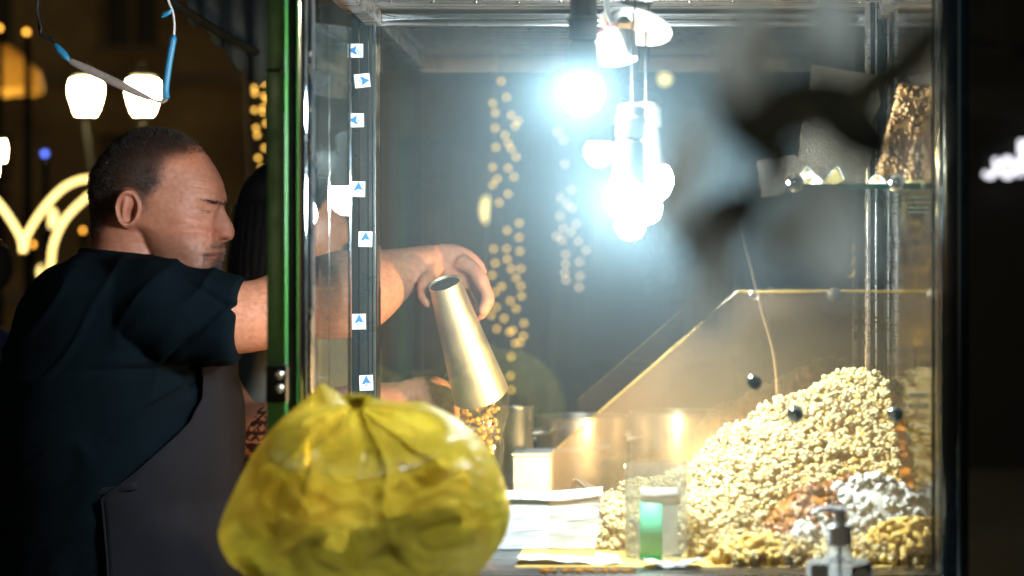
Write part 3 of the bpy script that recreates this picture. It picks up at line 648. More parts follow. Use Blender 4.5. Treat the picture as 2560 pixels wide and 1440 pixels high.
# ================================================================== LIGHT BULBS AND THE LAMP HOLDER
def bulb(label, px, py, Y, r, housing_top, sock, m, tilt=0, sockmat='black', housmat='white'):
    c = P(px, py, Y); b = thing('light_bulb', label, 'light bulb', c)
    T = Matrix.Translation(c) @ Matrix.Rotation(R(tilt), 4, 'Y')
    a = MB(); a.lathe([(0, -r), (r*.35, -r*.94), (r*.7, -r*.72), (r*.95, -r*.3), (r, 0), (r*.93, r*.36), (r*.80, r*.62)], 28, T); a.build('globe', m, b)
    a = MB(); a.lathe([(r*.80, r*.62), (r*.86, r*.64), (r*.74, r*1.0), (r*.64, housing_top), (r*.5, housing_top + .004), (0, housing_top + .004)], 28, T); a.build('housing', M[housmat], b)
    h = housing_top + .0045
    a = MB(); a.lathe([(0, h), (r*.60, h), (r*.66, h+.003), (r*.66, h+.018), (r*.70, h+.02), (r*.70, h+.026), (r*.62, h+.028), (r*.60, h+sock), (r*.3, h+sock+.004), (0, h+sock+.004)], 24, T); a.build('socket', M[sockmat], b)
    t = T @ Vector((0, 0, h + sock + .002)); a = MB(); a.tube([t, Vector((t.x, t.y, (t.z + ZCE) / 2)), Vector((t.x + .01, t.y, ZCE + .008))], .0013, 8); a.build('flex', M['black'], b)
bulb('brightest LED bulb hanging from the black socket', 1455, 232, 2.368, .0278, .060, .052, M['led'], 1, 'black', 'grey_holder')
bulb('LED bulb with white socket hanging lowest', 1568, 498, 2.378, .0278, .070, .040, M['led'], 3, 'grey_holder', 'grey_holder')
bulb('LED bulb half hidden by the foreground leaves', 1628, 452, 2.45, .0278, .062, .030, M['led'], -4, 'grey_holder', 'grey_holder')
# unused white lamp holder: cup, tilted rose plate, coiled flex tied with twine
lh = thing('lamp_holder', 'unused white lamp holder with coiled flex tied by red twine', 'lamp holder', P(1545, 100, 2.42))
Yh = 2.43; kk = Yh / F
T = Matrix.Translation(P(1542, 120, Yh)) @ Matrix.Rotation(R(-8), 4, 'Y') @ Matrix.Rotation(R(-9), 4, 'X')
a = MB(); a.lathe([(47*kk, -34*kk), (40*kk, -34*kk), (40*kk, 20*kk), (0, 24*kk), (0, 36*kk), (52*kk, 34*kk), (52*kk, 30*kk), (47*kk, -34*kk)], 32, T); a.build('cup', M['white'], lh)
T2 = Matrix.Translation(P(1588, 72, Yh + .02)) @ Matrix.Rotation(R(14), 4, 'Y') @ Matrix.Rotation(R(-20), 4, 'X')
a = MB(); a.lathe([(0, 0), (70*kk, -2*kk), (92*kk, 4*kk), (94*kk, 9*kk), (88*kk, 13*kk), (40*kk, 22*kk), (0, 24*kk)], 40, T2); a.build('rose_plate', M['white'], lh)
T3 = Matrix.Translation(P(1586, 5, Yh - .01)) @ Matrix.Rotation(R(5), 4, 'Y') @ Matrix.Rotation(R(-4), 4, 'X')
a = MB(); a.lathe([(30*kk, 0), (46*kk, 0), (50*kk, 5*kk), (46*kk, 10*kk), (30*kk, 10*kk), (30*kk, 0)], 32, T3); a.build('ring_cap', M['white'], lh)
for (pts) in ([(1508,-60),(1514,20),(1528,60),(1545,95),(1556,130),(1546,140),(1534,125),(1528,90),(1527,62)],
              [(1516,-60),(1522,20),(1534,58),(1552,90),(1563,128),(1556,142),(1540,136),(1533,100),(1534,66)],
              [(1527,62),(1536,40),(1552,30),(1570,32),(1582,42)], [(1533,64),(1543,44),(1556,35),(1572,38),(1580,50)]):
    a = MB(); a.tube([P(x, y, Yh - .032) for x, y in catmull(pts, 40)], 3.6 * kk, 8); a.build('flex', M['cable_white'], lh)
a = MB(); a.tube([P(x, y, Yh - .036) for x, y in catmull([(1478, 88), (1500, 76), (1516, 66), (1520, 57), (1530, 62), (1542, 61), (1541, 66), (1528, 66), (1521, 72), (1513, 78)], 40)], 1.8 * kk, 6); a.build('twine', M['twine'], lh)

# ================================================================== POPCORN AND SNACKS
def ico(sub):
    bm = bmesh.new(); bmesh.ops.create_icosphere(bm, subdivisions=sub, radius=1.0); bm.verts.ensure_lookup_table()
    v = np.array([q.co[:] for q in bm.verts]); f = [[q.index for q in p.verts] for p in bm.faces]; bm.free(); return v, f
ICO = {1: ico(1), 2: ico(2), 3: ico(3)}
def lump(sub, seed, lobes=9, sharp=13.0, base=.50, colors=((1, 1, 1), (1.0, .80, .40)), squash=.85):
    v, f = ICO[sub]; r_ = np.random.default_rng(seed)
    d = r_.normal(size=(lobes, 3)); d /= np.linalg.norm(d, axis=1)[:, None]; s = r_.uniform(.65, 1.05, lobes)
    g = (np.exp(-(1 - v @ d.T) * sharp) * s).max(axis=1)
    rad = base + .52 * g + .06 * np.sin(v @ r_.normal(size=3) * 7)
    w_ = v * rad[:, None] * np.array([1, 1, squash])
    t = smoothstep(.3, .85, g)[:, None]
    c = np.array(colors[1]) * (1 - t) + np.array(colors[0]) * t
    return w_, f, c
def rotm(r_): 
    q = r_.normal(size=4); q /= np.linalg.norm(q); a, b, c, d = q
    return np.array([[a*a+b*b-c*c-d*d, 2*(b*c-a*d), 2*(b*d+a*c)], [2*(b*c+a*d), a*a-b*b+c*c-d*d, 2*(c*d-a*b)], [2*(b*d-a*c), 2*(c*d+a*b), a*a-b*b-c*c+d*d]])
def burst(seed):
    r_ = np.random.default_rng(seed); v, f = ICO[1]; Vv = [v * .50]; Ff = [list(q) for q in f]; Cc = [np.tile((1.0, .70, .26), (len(v), 1))]
    nl = 5 + seed % 3; dirs = []
    while len(dirs) < nl:
        q = r_.normal(size=3); q /= np.linalg.norm(q)
        if all(q @ e < .55 for e in dirs): dirs.append(q)
    for q in dirs:
        s = r_.uniform(.34, .50); o_ = sum(len(z) for z in Vv); w_ = v * s * r_.uniform(.85, 1.2, 3) + q * r_.uniform(.48, .62); Vv.append(w_); Ff += [[i + o_ for i in g] for g in f]
        t = smoothstep(.35, .70, np.linalg.norm(w_, axis=1))[:, None]; Cc.append(np.array([1.0, .74, .30]) * (1 - t) + np.array([1.0, 1.0, .98]) * t)
    return np.concatenate(Vv), Ff, np.concatenate(Cc)
POP2 = [burst(100 + i) for i in range(7)]; POP1 = [lump(1, 200 + i) for i in range(5)]
def heap_h(X, Y):
    X = np.asarray(X, float); Y = np.asarray(Y, float)
    base = np.interp(X, [-.10, -.045, 0.03, .08, .13, .19, .27, .36], [.0, .045, .062, .085, .135, .170, .206, .214])
    st = np.interp(X, [.08, .20], [2.31, 2.44]); front = smoothstep(0, 1, (Y - st) / (2.71 - st)) ** .8; lo_ = np.interp(X, [.08, .20], [.22, .10])
    n_ = .010 * np.sin(X * 31 + 2) * np.cos(Y * 27) + .006 * np.sin(X * 67 + Y * 51)
    wide = np.interp(X, [-.10, -.02, .06, .12], [2.52, 2.46, 2.42, 2.335]); toe = smoothstep(0, .035, Y - wide)
    back = smoothstep(2.83, 2.74, Y) if True else 1
    return np.maximum(0, (base * (lo_ + (1 - lo_) * front) + n_) * toe * back)
pr = np.random.default_rng(11)
cand = []; stuff = MB()
gx = np.arange(-.14, XR - .012, .0102); gy = np.arange(2.345, 2.81, .0102)
for layer in range(3):
    for x in gx:
        for y in gy:
            X = x + pr.uniform(-.006, .006) + .006 * (layer % 2); Y = y + pr.uniform(-.006, .006) + .006 * (layer % 2)
            if X > XR - .012: continue
            h = float(heap_h(X, Y)) - layer * .0085
            if h < .004: continue
            s = pr.uniform(.0058, .0092) if pr.random() < .85 else pr.uniform(.0035, .0055); pos = np.array([X, Y, ZFL + max(h, s * .8) + pr.uniform(-.003, .003)])
            cand.append((layer, pos, s, rotm(pr), pr.integers(0, 7)))
def near(q): return q[1][1] - .9 * (q[1][2] - ZFL)
def hidden(p):
    px = VX + p[0] * F / p[1]; py = VY - (p[2] - CZ) * F / p[1]
    return (px < 1500 and py > 1230) or (px > 1940 and py > 1190) or (1555 < px < 1725 and py > 1170) or px > 2160 or py > 1440 or px < 1490
top = [q for q in cand if q[0] == 0 and not hidden(q[1])]; top.sort(key=lambda q: q[1][1]); chosen = set(id(q) for q in top[:300])
pop_me = []
for k_, (v, f, c) in enumerate(POP2):
    a = MB(); a.add(v, f, 0, c); me = a.mesh('popcorn_piece', 180, True); me.materials.append(M['popcorn']); pop_me.append(me)
for q in cand:
    if id(q) in chosen:
        o = bpy.data.objects.new('popcorn_piece', pop_me[q[4]]); col.objects.link(o)
        o.location = q[1]; o.rotation_euler = Matrix(q[3].tolist()).to_euler(); o.scale = (q[2] * 1.22,) * 3
        tag(o, 'single piece of white popcorn on the front of the heap', 'popcorn', 'popcorn pieces on the front of the heap')
    else:
        v, f, c = POP2[q[4]] if q[0] == 0 else POP1[q[4] % 5]
        stuff.add(v @ q[3].T * q[2] * (1.14 if q[0] == 0 else 1.15) + q[1], f, 0, c * pr.uniform(.92, 1.0))
# loose core under the pieces so no light leaks through
nx, ny = 40, 40; X = np.linspace(-.15, XR - .01, nx); Y = np.linspace(2.34, 2.82, ny); XX, YY = np.meshgrid(X, Y)
H = np.maximum(heap_h(XX, YY) - .024, .0005); V = np.column_stack([XX.ravel(), YY.ravel(), (ZFL + H).ravel()])
stuff.add(V, [(j*nx+i, j*nx+i+1, (j+1)*nx+i+1, (j+1)*nx+i) for j in range(ny-1) for i in range(nx-1)], 0, (1.0, .72, .3))
stuff.build('popcorn_heap', M['popcorn'], smooth=180, colors=True, kind='stuff', label='tall heap of white popcorn filling the right of the case', cat='popcorn')

def mound(name, label, cat, cx, cy, Y, rx, ry, hgt, n, size, mk, m, seed, floor=None):
    """a heap of pieces on an elliptical mound; centre given at its base"""
    c = P(cx, cy, Y); r_ = np.random.default_rng(seed); a = MB()
    for i in range(n):
        u, t = math.sqrt(r_.random()), r_.uniform(0, 6.283); x, y = rx * u * math.cos(t), ry * u * math.sin(t)
        z = hgt * (1 - u ** 1.7) * (r_.random() ** .25); s = r_.uniform(*size)
        v, f, cc = mk[i % len(mk)]; a.add(v @ rotm(r_).T * s + np.array([c.x + x, c.y + y, c.z + z]), f, 0, cc * r_.uniform(.8, 1.05))
    a.ball((c.x, c.y, c.z), (rx * .88, ry * .88, hgt * .86), 24, 14)
    return a.build(name, m, smooth=180, colors=True, kind='stuff', label=label, cat=cat)
CAR = [lump(2, 300 + i, 8, 9, .6, ((1.15, 1.1, 1.0), (.45, .36, .28))) for i in range(5)]
FLU = [lump(2, 400 + i, 9, 12, .55, ((1, 1, 1), (.97, .96, .93))) for i in range(5)]
YEL = [lump(2, 500 + i, 6, 4, .5, ((1.05, 1.12, 1.6), (1, .86, .6)), .7) for i in range(5)]
mound('caramel_popcorn', 'brown caramel clusters between the popcorn and white puffs', 'caramel popcorn', 2035, 1345, 2.455, .068, .045, .072, 420, (.005, .011), CAR, M['caramel'], 5)
mound('caramel_popcorn', 'upper run of brown caramel clusters touching the rear post', 'caramel popcorn', 2120, 1275, 2.50, .062, .035, .045, 260, (.005, .010), CAR, M['caramel'], 15)
mound('white_puff_heap', 'white fluffy puffs heaped beside the caramel clusters', 'puffed snacks', 2180, 1348, 2.455, .106, .036, .086, 760, (.005, .011), FLU, M['fluff'], 6)
mound('white_puff_heap', 'low spill of white puffs left of the pump bottle neck', 'puffed snacks', 2040, 1372, 2.425, .046, .022, .046, 240, (.005, .010), FLU, M['fluff'], 16)
# yellow curls: every puff a thing of its own
def curl(seed):
    r_ = random.Random(seed); n = 9; p = []; a0 = r_.random() * 6
    for i in range(n):
        t = a0 + i * .55; p.append((math.cos(t) * .55, math.sin(t) * .55, (i - n / 2) * .09))
    a = MB(); a.tube(p, [.28 + .10 * math.sin(i * 1.9 + seed) - (.12 if i in (0, n - 1) else 0) for i in range(n)], 8)
    v = np.concatenate(a.v); nn = np.array([noise.noise(Vector(q) * 2.6 + Vector((seed, 0, 0))) for q in v]); v = v * (1 + .22 * nn)[:, None]
    t = smoothstep(-.3, .35, nn)[:, None]; c = np.array([.95, .82, .45]) * (1 - t) + np.array([1.08, 1.12, 1.5]) * t
    b = MB(); b.add(v, a.f, 0, c); me = b.mesh('corn_curl', 180, True); me.materials.append(M['yellow_puff']); return me
CUR = [curl(i) for i in range(6)]; cr = random.Random(3)
def curls(label, group, cx, cy, Y, rx, ry, hgt, n):
    c = P(cx, cy, Y)
    for i in range(n):
        u = math.sqrt((i + .5) / n); t = i * 2.399; x, y = rx * u * math.cos(t), ry * u * math.sin(t)
        z = hgt * (1 - u ** 1.8) + .007
        o = bpy.data.objects.new('corn_curl', CUR[i % 6]); col.objects.link(o); o.location = (c.x + x, c.y + y, c.z + z)
        o.rotation_euler = (cr.uniform(0, 6), cr.uniform(0, 6), cr.uniform(0, 6)); s = cr.uniform(.013, .018); o.scale = (s, s, s)
        tag(o, label, 'corn curl', group)
    a = MB(); a.ball((c.x, c.y, c.z + .001), (rx * .9, ry * .9, hgt * .85), 20, 12, 0)
    a.build('corn_curl_heap', M['yellow_puff'], kind='stuff', label=label.replace('single', 'packed core of').replace('curl in', 'curls under'), cat='corn curls', smooth=180, colors=True)
curls('single yellow corn curl in the heap right of the pump bottle', 'yellow curls right of the pump bottle', 2262, 1410, 2.385, .066, .030, .042, 110)
curls('single yellow corn curl in the low heap left of the pump bottle', 'yellow curls left of the pump bottle', 1905, 1412, 2.375, .060, .024, .022, 70)
# orange crumbs along the tray front
a = MB(); cr2 = np.random.default_rng(31)
for i in range(90):
    v, f, c = POP1[i % 5]; p = P(cr2.uniform(1350, 1590), 1433, YF - .012 + cr2.uniform(-.008, .012)); a.add(v * cr2.uniform(.002, .0045) + np.array([p.x, p.y, ZFL + .003]), f, 0, c * np.array([.95, .7, .35]))
a.build('snack_crumbs', M['yellow_puff'], smooth=180, colors=True, kind='stuff', label='orange snack crumbs scattered along the front of the case floor', cat='crumbs')

# ---- warming lamp standing on the case floor behind the heap
wl = thing('warming_lamp', 'warm lamp hidden behind the popcorn heap, only its golden glow shows', 'lamp', P(1790, 1281, 2.855))
cw = Vector((XP(1790, 2.855), 2.855, ZFL + .075))
a = MB(); a.ball(cw, .020, 20, 12); a.build('globe', M['warm_led'], wl)
a = MB(); a.lathe([(0, .0005), (.030, .0005), (.030, .006), (.014, .010), (.013, .052), (.016, .056), (0, .056)], 20, Matrix.Translation((cw.x, cw.y, ZFL))); a.build('holder', M['black'], wl)
# ---- bars on the glass shelf
def bar(label, name, m, c0, c1, wpx, dep, Y, lumps, seed, group=None):
    r_ = np.random.default_rng(seed); p0, p1 = P(*c0, Y), P(*c1, Y); b = thing(name, label, 'snack bar', p0, group)
    ax = (p1 - p0); L = ax.length; ax.normalize(); sd = ax.cross(Vector((0, 1, 0))).normalized(); ww = wpx * Y / F
    a = MB(); V = []
    for k in range(9):
        t = k / 8
        for (u, d) in ((-1, -1), (1, -1), (1, 1), (-1, 1)): V.append((p0 + ax * (L * t) + sd * (u * ww / 2 * r_.uniform(.85, 1)) + Vector((0, d * dep / 2, 0)))[:])
    a.add(V, [(4*k+i, 4*k+(i+1)%4, 4*k+4+(i+1)%4, 4*k+4+i) for k in range(8) for i in range(4)] + [(3,2,1,0), (32,33,34,35)]); sl = a.build('slab', m, b, smooth=0, colors=True)
    if lumps:
        a = MB()
        for i in range(lumps):
            t, u, d = r_.random(), r_.uniform(-1, 1), r_.choice([-1, 1])
            if r_.random() < .4: u, d = r_.choice([-1, 1]) * 1.0, r_.uniform(-1, 1)
            c = p0 + ax * (L * t) + sd * (u * ww / 2) + Vector((0, d * dep / 2, 0)); v, f, cc = POP1[i % 5]
            a.add(v @ rotm(r_).T * r_.uniform(.0045, .0075) + np.array(c), f, 0, np.array([1.1, 1.05, .95]) * r_.uniform(.75, 1.15))
        a.build('puffed_rice', m, b, smooth=180, colors=True, kind='stuff')
    return b
bar('honey puffed rice bar leaning left of its twin on the shelf', 'rice_bar', M['rice_bar'], (2222, 452), (2282, 215), 58, .020, 2.47, 300, 1)
bar('honey puffed rice bar leaning against the right post', 'rice_bar', M['rice_bar'], (2288, 450), (2345, 215), 50, .020, 2.455, 280, 2)
bar('tall seeded brittle slab at the back of the shelf', 'seed_slab', M['seed_slab'], (2075, 452), (2120, 178), 190, .020, 2.66, 0, 3)
bar('short seeded brittle slab at the middle of the shelf', 'seed_slab', M['seed_slab'], (2010, 455), (2010, 395), 95, .018, 2.56, 0, 4)
bar('pale seeded brittle slab at the left end of the shelf', 'seed_slab', M['seed_slab'], (1955, 485), (1940, 395), 110, .018, 2.72, 0, 8)
def sheet(label, name, pts_fn, nu, nv, m, cat='paper', th=.0006, **kw):
    V = [tuple(pts_fn(i / (nu - 1), j / (nv - 1))) for j in range(nv) for i in range(nu)]
    a = MB(); a.add(V, [(j*nu+i, j*nu+i+1, (j+1)*nu+i+1, (j+1)*nu+i) for j in range(nv-1) for i in range(nu-1)])
    o = a.build(name, m, smooth=180, label=label, cat=cat, **kw); return rebuild(o, [('SOLIDIFY', dict(thickness=th))])
def shelf_paper(cx, w_, amp, sd):
    def f(u, v):
        y = 2.45 + .12 * v; x = XP(cx - w_ / 2 + w_ * u, 2.42); z = ZS + .003 + amp * abs(math.sin(u * 5 + sd)) * (1 - v) + .003 * math.sin(u * 17 + v * 5)
        return (x, y, z)
    return f
sheet('crumpled white paper at the left of the shelf slabs', 'wrapping_paper', shelf_paper(2065, 110, .020, .8), 24, 8, M['paper'])
sheet('white paper under the puffed rice bars', 'wrapping_paper', shelf_paper(2270, 150, .012, 2.0), 24, 8, M['paper'])

# ---- napkins, tub, papers
ns = thing('napkin_stack', 'thick stack of folded white napkins beside the yellow bag', 'napkins', (XP(1360, 2.45), 2.46, ZFL))
zb = ZFL; nr = random.Random(4); x0, x1 = XP(1225, 2.49), XP(1497, 2.49)
nn_ = 26; hh = .0600 / nn_
for i in range(nn_):
    dx = nr.uniform(-.002, .002); z0 = zb + .001 + i * hh; V = []
    for j in range(9):
        u = j / 8; s = .0020 * math.sin(u * 3 + i * .7) + (.0045 * max(0, u - .55) ** 1.5 * 4 * max(0, (i - 20) / 6))
        for (y, dz) in ((2.49 + .0006 * i + nr.uniform(-.0003, .0003), 0), (2.4903 + .0006 * i + nr.uniform(-.0003, .0003), hh * .97), (2.60, hh * .97), (2.60, 0)): V.append((x0 + dx + (x1 - x0) * u, y, z0 + dz + s * .5 + u * .0012 * i * .2))
    a = MB(); a.add(V, [(4*k+q, 4*k+(q+1)%4, 4*k+4+(q+1)%4, 4*k+4+q) for k in range(8) for q in range(4)] + [(3,2,1,0), (32,33,34,35)]); a.build('napkin', M['paper'], ns, smooth=0)
def flat(cx, cy, Y, w_, d_, amp, sd):
    def f(u, v):
        c = P(cx, cy, Y); x = c.x + (u - .5) * w_ * (1 - .12 * v); y = Y + (v - .5) * d_; z = ZFL + .003 + amp * (math.sin(u * 4.3 + sd) * .5 + .5) * (1 - v * .5) + .0015 * math.sin(u * 21 + v * 9 + sd)
        return (x, y, z)
    return f
sheet('topmost napkin lifted at one corner on the stack', 'napkin', lambda u, v: (x0 + (x1 - x0 + .003) * u, 2.502 + .10 * v, ZFL + .0635 + .010 * max(0, u - .35) ** 1.3 + .002 * math.sin(u * 7)), 16, 6, M['paper'], 'napkin')
sheet('loose white napkin lying flat in front of the stack', 'napkin', flat(1420, 1405, 2.375, .135, .05, .006, 1.0), 20, 8, M['paper'], 'napkin')
sheet('crumpled white napkin at the foot of the clear tub', 'napkin', flat(1680, 1415, 2.338, .075, .04, .013, 2.6), 20, 8, M['paper'], 'napkin')
sheet('small folded paper slip between the napkins and the tub', 'paper_slip', flat(1517, 1390, 2.41, .028, .02, .006, 1.6), 8, 6, M['paper'], 'paper')
tub = thing('clear_tub', 'clear plastic tub with a green strip and white card', 'tub', (XP(1640, 2.43), 2.43, ZFL))
T = Matrix.Translation((XP(1640, 2.43), 2.43, ZFL + .001)); rt = 78 * 2.43 / F; ht_ = 236 * 2.40 / F
a = MB(); a.lathe([(0, 0), (rt*.97, 0), (rt, .004), (rt*1.0, ht_), (rt*.96, ht_), (rt*.96, .006), (0, .004)], 40, T); a.build('wall', M['clear'], tub)
def wrap(px0, px1, py0, py1, off, m, name, skew=0):
    V = []; n = 10
    for j in range(n):
        px = px0 + (px1 - px0) * j / (n - 1); s = max(-.98, min(.98, (XP(px, 2.43) - XP(1640, 2.43)) / rt)); an = math.asin(s); r0 = rt * 1.0 + off
        for py in (py0 + skew * j / n, py1): V.append((XP(1640, 2.43) + r0 * math.sin(an), 2.43 - r0 * math.cos(an), ZP(py, 2.40)))
    q = MB(); q.add(V, [(2*j, 2*j+1, 2*j+3, 2*j+2) for j in range(n-1)]); o = q.build(name, m, tub, smooth=180); rebuild(o, [('SOLIDIFY', dict(thickness=.0004))])
wrap(1600, 1654, 1254, 1411, .0009, M['green_tape'], 'green_strip', 4)
wrap(1602, 1700, 1218, 1262, .0004, M['paper'], 'white_card')
a = MB(); a.box((XP(1600, 2.44), 2.426, ZFL + .005), (XP(1694, 2.44), 2.428, ZFL + .085)); a.build('inner_card', M['paper'], tub, smooth=0)
a = MB(); a.tube([P(1576, 1295, 2.41), P(1610, 1345, 2.44)], .003, 8); a.build('straw', M['white'], tub)

# ---- steel scoop lying behind the napkins, white goods and pots beyond the glass
b = thing('steel_scoop', 'small steel scoop poking up behind the napkin stack', 'scoop', P(1455, 1260, 2.62))
a = MB(); a.tube([P(1440, 1200, 2.62), P(1495, 1245, 2.60)], .0042, 10); a.build('handle', M['chrome'], b)
a = MB(); a.lathe([(.0, 0), (.014, .002), (.019, .012), (.020, .03), (.0185, .03), (.0175, .012), (0, .004)], 20, Matrix.Translation(P(1447, 1262, 2.63)) @ Matrix.Rotation(R(20), 4, 'Y')); a.build('bowl', M['pot'], b)
ZT = CZ - .42
tb = thing('work_table', 'steel work table behind the glass case carrying pots', 'table', (.2, 3.75, 0))
a = MB(); a.box((-.45, 3.32, ZT - .03), (.55, 4.3, ZT), bev=.004); a.build('top', M['table'], tb)
for x in (-.42, .5):
    for y in (3.36, 4.25): a = MB(); a.box((x, y, 0), (x + .04, y + .03, ZT - .031)); a.build('leg', M['table'], tb)
def pot(label, px, pyt, Y, wpx):
    r_ = wpx / 2 * Y / F; z1 = ZP(pyt, Y); h = z1 - ZT; b = thing('steel_pot', label, 'pot', (XP(px, Y), Y, ZT + .001))
    T = Matrix.Translation((XP(px, Y), Y, ZT + .001)); a = MB(); a.lathe([(0, 0), (r_*.95, 0), (r_, .008), (r_, h-.004), (r_*1.04, h-.002), (r_*1.04, h), (r_*.96, h), (r_*.94, .01), (0, .008)], 48, T); a.build('body', M['pot'], b)
    for s in (-1, 1):
        a = MB(); cx = XP(px, Y) + s * r_; a.tube(catmull([(cx, Y - .04, ZT + h*.75), (cx + s*.03, Y - .03, ZT + h*.77), (cx + s*.03, Y + .03, ZT + h*.77), (cx, Y + .04, ZT + h*.75)], 16), .005, 8); a.build('handle', M['pot'], b)
pot('small steel pot right beside the popcorn bag', 1292, 1018, 3.62, 84)
pot('middle steel pot on the work table', 1455, 1040, 3.70, 225)
pot('right hand steel pot half lost in the golden glare', 1690, 1030, 3.72, 225)
def carton(label, px0, px1, py, Y, d, m):
    a = MB(); a.box((XP(px0, Y), Y, ZT + .001), (XP(px1, Y), Y + d, ZP(py, Y)), bev=.003); q = thing('paper_carton', label, 'carton', (XP((px0 + px1) / 2, Y), Y + d / 2, ZT)); a.build('body', m, q)
    a = MB(); a.box((XP(px0, Y) - .002, Y - .0022, ZP(py, Y) + .0005), (XP(px1, Y) + .002, Y + d + .002, ZP(py, Y) + .006), bev=.001); a.build('lid', m, q)
carton('white paper carton left of the folded cloth', 1282, 1378, 1142, 3.36, .10, M['paper'])
def cloth(u, v):
    x = XP(1440 + 230 * u, 3.36); y = 3.36 + .2 * v; hgt = math.sin(u * math.pi) ** .6 * (.055 + .02 * math.sin(u * 9)) * (1 - .5 * v) 
    return (x, y, ZT + .004 + hgt * (smoothstep(0, .12, v) if v < .12 else 1) * .95)
sheet('folded cream cloth heaped on the work table', 'cloth', cloth, 30, 14, M['paper'], 'cloth', .002)
# thin cord hanging behind the guard
a = MB(); a.tube([P(x, y, 2.98) for x, y in catmull([(1838, 470), (1852, 570), (1880, 680), (1905, 780), (1935, 890), (1945, 1010)], 30)], .0032, 8)
a.build('hanging_cord', mat('tan_cord', (0.012, 0.008, 0.005), (0.009, 0.006, 0.004), 80, 0.7), label='thin tan cord hanging behind the back glass', cat='cord')

# ================================================================== PUMP BOTTLE ON THE LEDGE
Yb = 2.12; ZL2 = ZLED + .0125
pb = thing('pump_bottle', 'clear pump bottle with grey head on the front ledge', 'bottle', (XP(2097, Yb), Yb, ZL2))
x0, x1 = XP(2016, Yb), XP(2180, Yb); zt = ZP(1398, Yb)
a = MB(); a.box((x0, Yb - .018, ZL2 + .0005), (x1, Yb + .018, zt), bev=.009); cc = XP(2099, Yb)
a.lathe([(.018, zt - .001), (.015, zt + .006), (.0125, zt + .010), (.0125, zt + .016)], 24, Matrix.Translation((cc, Yb, 0))); a.build('body', M['bottle'], pb)
a = MB(); a.box((x0 + .003, Yb - .0192, ZL2 + .01), (XP(2068, Yb), Yb - .0183, ZP(1405, Yb))); a.build('label_panel', M['bottle_label'], pb, smooth=0)
a = MB(); A = [(2128, 1418), (2180, 1408), (2180, 1560), (2128, 1560)]; V = [P(x, y, Yb - .0192)[:] for x, y in A]; V += [(v[0], v[1] + .0008, v[2]) for v in V]
a.add(V, [(0,3,2,1), (4,5,6,7)] + [(i, (i+1)%4, 4+(i+1)%4, 4+i) for i in range(4)]); dl = a.build('dark_label', M['dark_label'], pb, smooth=0)
a = MB(); a.ball(P(2155, 1448, Yb - .0194), (.010, .0008, .012), 20, 10); a.build('label_spot', M['bottle_label'], dl)
zc0 = ZP(1362, Yb); zc1 = ZP(1312, Yb)
T = Matrix.Translation((cc, Yb, 0))
a = MB(); a.lathe([(.0, zc0), (.0135, zc0), (.0138, zc0 + .002), (.0135, zc1 - .002), (.011, zc1), (0, zc1)], 32, T); a.build('collar', M['pump'], pb)
a = MB(); a.lathe([(0, zc1), (.0062, zc1), (.0062, ZP(1280, Yb)), (.0072, ZP(1279, Yb)), (.0072, ZP(1271, Yb)), (0, ZP(1270, Yb))], 24, T); a.tube([(cc + .004, Yb, ZP(1275, Yb)), (cc - .010, Yb, ZP(1273, Yb)), (cc - .022, Yb, ZP(1275, Yb)), (cc - .029, Yb, ZP(1283, Yb))], [.004, .0038, .003, .0024], 10); a.build('pump_head', M['pump'], pb)
a = MB(); a.tube([(cc, Yb, zc0), (cc, Yb, ZL2 + .01)], .003, 8); a.build('dip_tube', M['white'], pb)

# ================================================================== YELLOW BAG
yb = thing('yellow_bag', 'big knotted translucent yellow plastic bag in front of the case', 'plastic bag', (XP(905, 2.07), 2.07, ZL2))
outl = [(800,960),(835,975),(868,1000),(888,1004),(905,992),(945,996),(990,1004),(1050,1004),(1090,1018),(1150,1050),(1205,1100),(1245,1160),(1268,1230),(1277,1285),(1262,1345),(1225,1400),(1190,1450),(1150,1530),(1080,1605),(980,1636),(850,1638),(740,1610),(670,1530),(620,1440),(575,1400),(550,1340),(560,1290),(590,1220),(625,1150),(660,1095),(700,1050),(740,1015),(775,985)]
ol = catmull(outl, 220, True); cxy = np.array([905., 1250.]); NR = 70
def bag_side(sign, dep):
    V = []
    for j in range(NR + 1):
        rho = j / NR
        for k_ in range(220):
            p = cxy + (ol[k_] - cxy) * rho; x, y = p
            d = dep * (1 - rho ** 2.4) ** .5 * (.16 + .84 * float(smoothstep(985, 1190, y)))
            ax_, ay = x - 893, y - 1008; dist = math.hypot(ax_, ay); an = math.atan2(ay, ax_)
            if sign < 0:
                # cowl: the gathered top sinks in behind a curved ridge
                e = ((x - 905) / 185) ** 2 + ((y - 1085) / 66) ** 2
                d -= .045 * math.exp(-e ** 2) * min(1, (1 - rho) * 6)
                ridge = math.exp(-((math.sqrt(e) - 1.2) / .22) ** 2) * (1 if y > 1080 else .3)
                d += .030 * ridge * min(1, (1 - rho) * 6)
                d += .012 * math.exp(-dist / 170) * math.sin(an * 6 + .6) * min(1, (1 - rho) * 8)
            w1 = noise.noise(Vector((x / 200, y / 150, 1.3 * sign))); w2 = 1 - abs(noise.noise(Vector((an * 2.6 + .4 * noise.noise(Vector((x / 90, y / 90, 5))), dist / 420, 7.7)))) * 2.4; w3 = noise.noise(Vector((x / 60 + y / 90, y / 34, 3)))
            d += (.024 * w1 + .010 * max(0, w2) ** 3 + .003 * w3 + .0032 * max(0, 1 - 3.2 * abs(noise.noise(Vector((x / 95 + y / 210, y / 70 - x / 260, 11.0))))) ** 2) * min(1, (1 - rho) * 5)
            V.append((P(x, y, 2.07) + Vector((0, sign * max(d, .0005 if rho < 1 else 0), 0)))[:])
    return V
V1 = bag_side(-1, .105); V2 = bag_side(1, .10); n = 220
a = MB()
